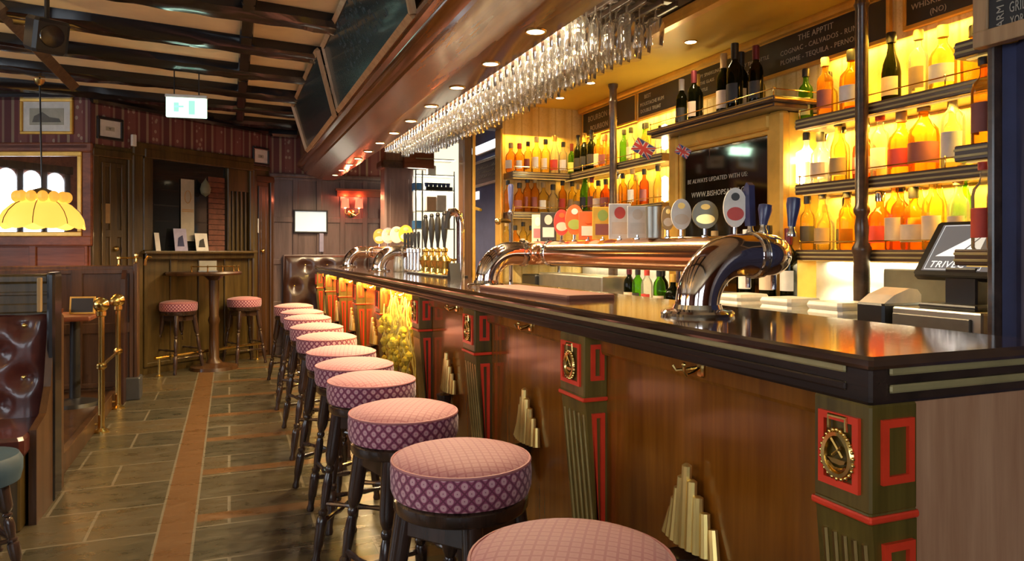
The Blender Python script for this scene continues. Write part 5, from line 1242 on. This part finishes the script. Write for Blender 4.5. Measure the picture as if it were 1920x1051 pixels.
def buttoned_bench(nm, lb, M, wd, seat_z, top_z, depth, lea, wd_mat, nb, arm=None, panel_top=None, cushion=None):
    """M: local x along the bench, y backwards, origin floor front-left"""
    t = thing(nm, lb, 'bench', M @ Vector((wd / 2, depth / 2, 0)))
    MB(M).cbox(0.02, wd - .02, 0.03, depth, 0.0, seat_z - .10, .01).build('base', wd_mat, t)
    MB(M).cbox(0, wd, 0, depth - .06, seat_z - .10, seat_z, .018).build('seat_cushion', cushion or lea, t)
    # tufted back as a displaced grid
    nx, nz_ = int(wd / .022), int((top_z - seat_z) / .022); v = []; f = []
    rows_ = 4 if nb > 5 else 3; but = []
    for r in range(rows_):
        for c in range(nb + 1):
            xx = wd * (c + (.5 if r % 2 else 0.0)) / nb; zz = seat_z + (top_z - seat_z) * (r + .5) / rows_
            if .05 < xx < wd - .03: but.append((xx, zz))
    for i in range(nx + 1):
        for k in range(nz_ + 1):
            xx = wd * i / nx; zz = seat_z - .03 + (top_z - seat_z + .03) * k / nz_
            dmin = min(math.hypot(xx - q[0], zz - q[1]) for q in but)
            e = min(xx, wd - xx, top_z - zz, .08) / .08
            puff = .055 * min(1, dmin / (.10 if nb < 6 else .085)) ** .6 * (e ** .5 if e > 0 else 0)
            v.append((xx, depth - .09 - puff + .04 * (zz - seat_z), zz))
    for i in range(nx):
        for k in range(nz_):
            a_ = i * (nz_ + 1) + k; f.append((a_, a_ + nz_ + 1, a_ + nz_ + 2, a_ + 1))
    bk_ = MB(M).add(v, f, True).build('back_cushion', lea, t, fix=False, angle=3)
    m = MB(M)
    for q in but: m.ball((q[0], depth - .097 + .04 * (q[1] - seat_z), q[1]), .017, 10)
    m.build('button', brass, bk_)
    MB(M).cbox(0, wd, depth - .08, depth, 0, (panel_top or top_z) + .0, .008).build('back_panel', wd_mat, t)
    if panel_top:
        m = MB(M); m.cbox(0, wd, depth - .10, depth + .02, panel_top - .05, panel_top, .012); m.cbox(0, wd, depth - .095, depth - .08, top_z, top_z + .05, .008); m.cbox(0, wd, depth - .09, depth - .08, (top_z + panel_top) / 2 - .01, (top_z + panel_top) / 2 + .01, .004); m.build('top_rail', wd_mat, t)
    return t
a, zt = onC(530, 475); b, _ = onC(690, 475)
bn2 = buttoned_bench('buttoned_bench', 'dark buttoned leather bench against the plum far wall', MC @ Matrix.Translation((a, -.44, 0)), b - a, .48, 1.28, .42, leatherd, panelp, 4, cushion=seattop)

# display shelves, brightly lit, at the far end behind the bar
yd = 8.75; xa, xb = uY(768, yd), uY(868, yd)
dc = thing('glass_shelf_unit', 'bright white lit glass shelf unit beyond the hand pumps', 'shelf unit', ((xa + xb) / 2, yd, 0))
MB().box(xa, xb, yd, yd + .03, .9, 2.8).build('lit_back_panel', emit('lit_panel_white', (1.0, .95, .72), .85), dc)
zs_ = [atY(800, v, yd).z for v in (430, 398, 360, 332, 303)]
for z in zs_: MB().cbox(xa + .02, xb - .18, yd - .28, yd - .01, z - .008, z, .002).build('glass_shelf', clear, dc)
m = MB()
for x in (xa + .01, uY(792, yd - .28), xb - .2):
    m.rod((x, yd - .28, .9), (x, yd - .28, 2.3), .010, 6)
for z in zs_: m.rod((xa + .01, yd - .28, z), (xb - .2, yd - .28, z), .006, 6)
m.build('metal_frame', steel, dc)
MB().cbox(xa - .02, xb + .02, yd - .32, yd + .03, 0, .9, .01).build('cabinet', shelfw, dc)
area('glass_shelf_light', ((xa + xb) / 2, yd - .05, 2.0), ((xa + xb) / 2, yd - 2, 1.4), .8, 1.0, 14, (1, .95, .78))
yq = yd - .17
bluep = plain('blue_pack', (.08, .25, .55), .4)
def box_at(u0, u1, zb, h, nm, lb, cat, mt, grp=None):
    return tag(MB().cbox(uY(u0, yq), uY(u1, yq), yq - .07, yq + .07, zb, zb + h, .005).build(nm, mt), lb, cat, grp)
box_at(774, 788, zs_[2], .09, 'blue_box', 'blue pack on the glass shelf level with the dark tray', 'box', bluep, 'blue packs on the glass shelves')
box_at(774, 788, zs_[0], .10, 'blue_box', 'blue pack on the lowest glass shelf', 'box', bluep, 'blue packs on the glass shelves')
box_at(796, 846, zs_[2], .05, 'dark_tray', 'dark tray of small cups on the middle glass shelf', 'tray', blackp)
for k in range(6):
    tag(MB().lathe([(.02, 0), (.03, .05), (.027, .05), (.016, .006)], 10, (uY(800 + 8 * k, yq), yq, zs_[2] + .05)).build('cup', navy), 'small dark cup, %s from the left on the tray of the glass shelf unit' % ORD[k], 'cup', 'cups on the dark tray')
box_at(798, 815, zs_[1], .18, 'orange_pack', 'pale orange pack on the glass shelf above the pump handles', 'box', plain('pale_orange', (.7, .42, .22), .5))
box_at(817, 834, zs_[1], .20, 'cream_pack', 'cream pack on the glass shelf above the pump handles', 'box', cream)
box_at(800, 815, zs_[3], .12, 'white_pack', 'white pack on the upper glass shelf', 'box', white)
# kitchen passage wall: slanting blackboard, lamp, window slit, papers
def onP(u, v): p = atX(u, v, 2.298); return p.y, p.z
ya1, z1 = onP(887, 345); ya2, _ = onP(940, 300)
b = thing('passage_blackboard', 'blackboard on the side wall of the kitchen passage', 'chalkboard', (2.29, 6.4, z1))
MB().cbox(2.27, 2.299, 5.70, 6.82, 1.98, 2.18, .003).build('board', blackb, b)
MB().cbox(2.262, 2.299, 5.70, 6.82, 1.955, 1.98, .003).cbox(2.262, 2.299, 5.70, 6.82, 2.18, 2.205, .003).build('frame', steel, b)
m = MB(); rr = random.Random(9)
for k in range(3):
    for q in range(22): y = 6.7 - q * .04; m.rod((2.2685, y, 2.03 + .045 * k), (2.2685, y - .02, 2.045 + .045 * k + rr.uniform(-.01, .01)), .002, 4)
m.build('chalk_lettering', paperg, b)
tl2 = thing('tube_light', 'white tube light above the kitchen passage blackboard', 'lamp', (2.2, 6.2, 2.3))
MB().cbox(2.20, 2.27, 5.85, 6.7, 2.27, 2.33, .01).build('tube', emit('tube_white', (.85, .93, 1.0), 1.4), tl2)
MB().cbox(2.25, 2.299, 5.85, 6.7, 2.26, 2.34, .006).build('fitting', steel, tl2)
wl = struct(MB().cbox(2.262, 2.299, 5.76, 6.02, 1.15, 1.86, .006).build('window_7', steel)); MB().box(2.257, 2.263, 5.79, 5.99, 1.18, 1.83).build('pane', emit('slit_pane', (.80, .90, 1.0), 1.3), wl)
y_, z_ = onP(893, 367); tag(MB().cbox(2.288, 2.299, y_ - .10, y_ + .10, z_ - .04, z_ + .04, .002).build('pinned_paper', emit('lit_paper', (1, .98, .95), .7)), 'bright white paper pinned on the navy passage wall', 'paper')  # the sheet emits a glow in place of light falling on it
y_, z_ = onP(895, 389); tag(MB().turned((2.285, y_ + .18, z_ + .02), (2.285, y_ - .14, z_ - .03), [(0, .02), (1, .014)], 8).build('yellow_tube', yellowp), 'yellow tube fixed on the navy passage wall', 'tube')

# ================================================================== HIGH TABLE
p = atZ(412, 690, 0); ht = thing('high_table', 'tall dark pedestal table with brass gallery rail before the hatch', 'table', (p.x, p.y, 0))
zt = 1.10; cx = p.x - .16
MB().lathe([(.39, zt - .04), (.40, zt - .02), (.39, zt)], 36, (cx, p.y, 0)).build('tabletop', doorw, ht)
MB().lathe([(.26, 0), (.25, .035), (.09, .07), (.055, .12), (.05, .5), (.065, .55), (.05, .6), (.055, 1.0), (.12, zt - .04)], 18, (cx + .10, p.y, 0)).build('pedestal', doorw, ht)
m = MB(); pts = [(cx + .36 * math.cos(a), p.y + .36 * math.sin(a), zt + .06) for a in [-1.9 + 2.1 * k / 14 for k in range(15)]]
m.tube(pts, .006, 6)
for q in pts[::3]: m.lathe([(.012, 0), (.006, .008), (.006, .05), (.012, .06), (.0001, .075)], 8, (q[0], q[1], zt))
m.build('gallery_rail', brass, ht)
q = atZ(382, 490, zt + .02); ch = thing('card_holder', 'small clear card holder on the high table', 'card holder', (cx + .05, p.y - .1, zt))
MB().cbox(cx - .05, cx + .13, p.y - .11, p.y - .10, zt, zt + .12, .002).build('card', paperg, ch); MB().cbox(cx - .06, cx + .14, p.y - .14, p.y - .07, zt, zt + .012, .003).build('base', steel, ch)

# ================================================================== LEFT BOOTHS
struct(MB().cbox(-5.5, -0.93, 4.16, 7.35, 0.0, 0.10, .006).cbox(-0.96, -0.915, 4.16, 7.35, 0, 0.125, .006).build('floor_platform', doorw))
Mst = Matrix.Translation((-2.75, 3.98, 0))
sb = buttoned_bench('leather_settle', 'oxblood buttoned leather settle facing the camera at the left edge', Mst, 1.85, .455, 1.0, .62, leather, panelo, 8, panel_top=1.205)
m = MB(); m.cbox(-.90, -.862, 4.44, 4.62, 0.0, 1.215, .012); m.build('end_post', beamm, sb)
m = MB(); m.prism([(4.10, 0), (4.72, 0), (4.72, .96), (4.62, 1.0), (4.50, .98), (4.40, .62), (4.30, .50), (4.10, .46)], -.905, -.872, 'X'); m.build('end_panel', doorw, sb)
m = MB(); m.cbox(-.935, -.915, 4.40, 4.432, 1.01, 1.19, .004); m.build('pale_edge_strip', LAB['tan'], sb)
# second settle behind, back to back, and its low table
ta = thing('booth_table', 'small dark table between the booths with a framed card on it', 'table', (-1.15, 5.6, .1))
tp_ = atD(146, 586, 5.75)
MB().cbox(tp_.x - .9, tp_.x + .13, tp_.y - .28, tp_.y + .28, .79, .825, .01).build('tabletop', mahog, ta)
MB().lathe([(.18, .1), (.17, .13), (.04, .16), (.035, .79)], 14, (tp_.x - .02, tp_.y, 0)).build('pedestal', blackp, ta)
fc = thing('framed_card', 'small black card in a gilt frame standing on the booth table', 'card', (tp_.x, tp_.y, .825))
Mf = Matrix.Translation((tp_.x + .03, tp_.y, .825)) @ Matrix.Rotation(-.2, 4, 'Z') @ Matrix.Rotation(-.12, 4, 'X')
MB(Mf).cbox(-.095, .095, -.008, .008, 0, .14, .003).build('frame', goldf, fc); MB(Mf).box(-.08, .08, -.0095, -.0078, .014, .126).build('card_face', blackb, fc)
MB(Mf).rod((0, .006, .10), (0, .06, .004), .003, 6).build('strut', goldf, fc)
tag(MB().lathe([(.03, 0), (.045, .02), (.05, .05), (.047, .05), (.03, .01)], 16, (tp_.x - .14, tp_.y - .05, .825)).build('bowl', mahog), 'small reddish bowl left of the framed card on the booth table', 'bowl')
# partition screen farther back, with brass rail on top
xe = -.762; sc2 = thing('booth_partition', 'tall panelled booth partition with brass rail on top', 'partition', (-1.3, 7.3, 0))
m = MB(); m.cbox(-2.6, xe - .03, 7.27, 7.33, .0, 1.20, .008); m2 = m.build('boarding', panelw, sc2)
m = MB(Matrix.Translation((0, 7.27, 0))); panels(m, -2.6, xe - .03, .12, 1.17, 4, 2, .09, .018); m.build('stile', panelw, sc2)
MB().cbox(xe - .04, xe, 7.24, 7.36, 0, 1.225, .01).build('end_post', panelw, sc2)
MB().cbox(xe - .12, xe + .02, 7.20, 7.40, 0, .20, .01).build('plinth', plain('grey_plinth', (.05, .05, .055), .5), sc2)
m = MB(); m.prism([(7.02, .0), (7.27, .0), (7.27, 1.14), (7.22, 1.16), (7.14, 1.08), (7.10, .80), (7.04, .62)], xe - .125, xe - .09, 'X'); m.build('seat_wing', leatherd, sc2)
m = MB()
for x in (xe - .02, xe - .16): m.lathe([(.016, 0), (.008, .01), (.008, .05), (.018, .06), (.018, .075), (.0001, .09)], 10, (x, 7.30, 1.20 + (.025 if x > xe - .05 else 0)))
m.rod((xe + .02, 7.30, 1.268), (xe - .18, 7.30, 1.268), .009, 8); m.tube([(xe + .05, 7.28, 1.20), (xe + .06, 7.26, 1.25), (xe + .08, 7.25, 1.28), (xe + .11, 7.25, 1.27)], .010, 8); m.build('brass_rail', brass, sc2)
sr = thing('brass_barrier', 'polished brass barrier of two ball-topped posts on the tiled floor', 'barrier', (-.876, 6.45, 0))
for (y, zt) in ((6.03, .985), (6.88, .965)):
    MB().lathe([(.055, 0), (.055, .012), (.025, .03), (.022, .05), (.022, .46), (.035, .47), (.038, .485), (.035, .50), (.022, .51), (.022, zt - .14), (.034, zt - .13), (.034, zt - .10), (.02, zt - .09)], 16, (-.876, y, 0)).ball((-.876, y, zt - .05), .055, 16).build('post', brass, sr)
MB().rod((-.876, 6.03, .485), (-.876, 6.88, .485), .014, 10).build('rail', brass, sr)
MB().rod((-.876, 6.88, .915), (-.876, 6.72, .915), .02, 10).ball((-.876, 6.70, .915), .04, 12).build('rail_stub', brassd, sr)
m = MB()
for y in (6.03, 6.88): m.rod((-.876, y, .06), (-.93, y, .06), .010, 8)
m.build('floor_brace', brass, sr)
# low blue stool at the left edge
p = atD(-56, 860, 3.0); ls = thing('low_stool', 'low stool with slate blue seat cut by the left edge of the view', 'stool', (p.x, p.y, 0))
MB().lathe([(.155, .35), (.175, .36), (.184, .40), (.184, .445), (.17, .47), (.10, .485), (.0001, .489)], 30, (p.x, p.y, 0)).build('seat', bluef, ls)
for k in range(4):
    a = PI / 4 + .5 + k * PI / 2; MB().turned((p.x + .19 * math.cos(a), p.y + .19 * math.sin(a), 0), (p.x + .12 * math.cos(a), p.y + .12 * math.sin(a), .36), lprof, 12).build('leg', stoolw, ls)
for k in range(4):
    a = PI / 4 + .5 + k * PI / 2; b_ = a + PI / 2; MB().turned((p.x + .165 * math.cos(a), p.y + .165 * math.sin(a), .12), (p.x + .165 * math.cos(b_), p.y + .165 * math.sin(b_), .12), [(0, .009), (.5, .014), (1, .009)], 8).build('stretcher', stoolw, ls)

# small things on the bar and a brass foot rail under the hatch
jg = thing('steel_jug', 'dull steel jug standing under the far copper font', 'jug', (1.33, 6.0, BZ))
MB().lathe([(.045, 0), (.048, .005), (.042, .10), (.036, .12), (.038, .13), (.034, .13), (.04, .01)], 16, (1.33, 6.0, BZ)).build('body', steel, jg)
MB().tube([(1.33, 5.965, BZ + .11), (1.33, 5.92, BZ + .10), (1.33, 5.915, BZ + .05), (1.33, 5.955, BZ + .03)], .006, 6).build('handle', steel, jg)
yq = uX(852, 1.30); mn = thing('menu_stand', 'small black menu stand on the bar beside the drip tray', 'menu stand', (1.30, yq, BZ))
MB().prism([(yq - .02, BZ), (yq + .06, BZ), (yq + .025, BZ + .10), (yq + .015, BZ + .10)], 1.27, 1.34, 'X').build('panel', blackp, mn)
fr_ = thing('foot_rail', 'brass foot rail along the foot of the wall under the hatch', 'rail', MBx @ Vector((1.2, -.2, 0)), None)
MB(MBx).rod((.55, -.22, .20), (LB - .35, -.22, .20), .018, 10).build('rail', brass, fr_)
for x in (.6, 1.2, LB - .4):
    MB(MBx).tube([(x, -.22, .20), (x, -.22, .02), (x, -.22, 0)], .014, 8).lathe([(.04, 0), (.04, .008), (.016, .02)], 12, (x, -.22, 0)).build('bracket', brassd, fr_)

# orient long lamps along the shelf: the first size axis must follow the wall
for o in scene.objects:
    if o.type == 'LIGHT' and o.name.startswith(('shelf_light', 'strip_lamp')):
        d = (o.rotation_euler.to_matrix() @ Vector((0, 0, -1)))
        ax = Vector((0, 1, 0)) if abs(d.x) > abs(d.y) else Vector((1, 0, 0))
        z = -d; x = ax; y = z.cross(x).normalized(); x = y.cross(z).normalized()
        o.rotation_euler = Matrix((x, y, z)).transposed().to_euler()
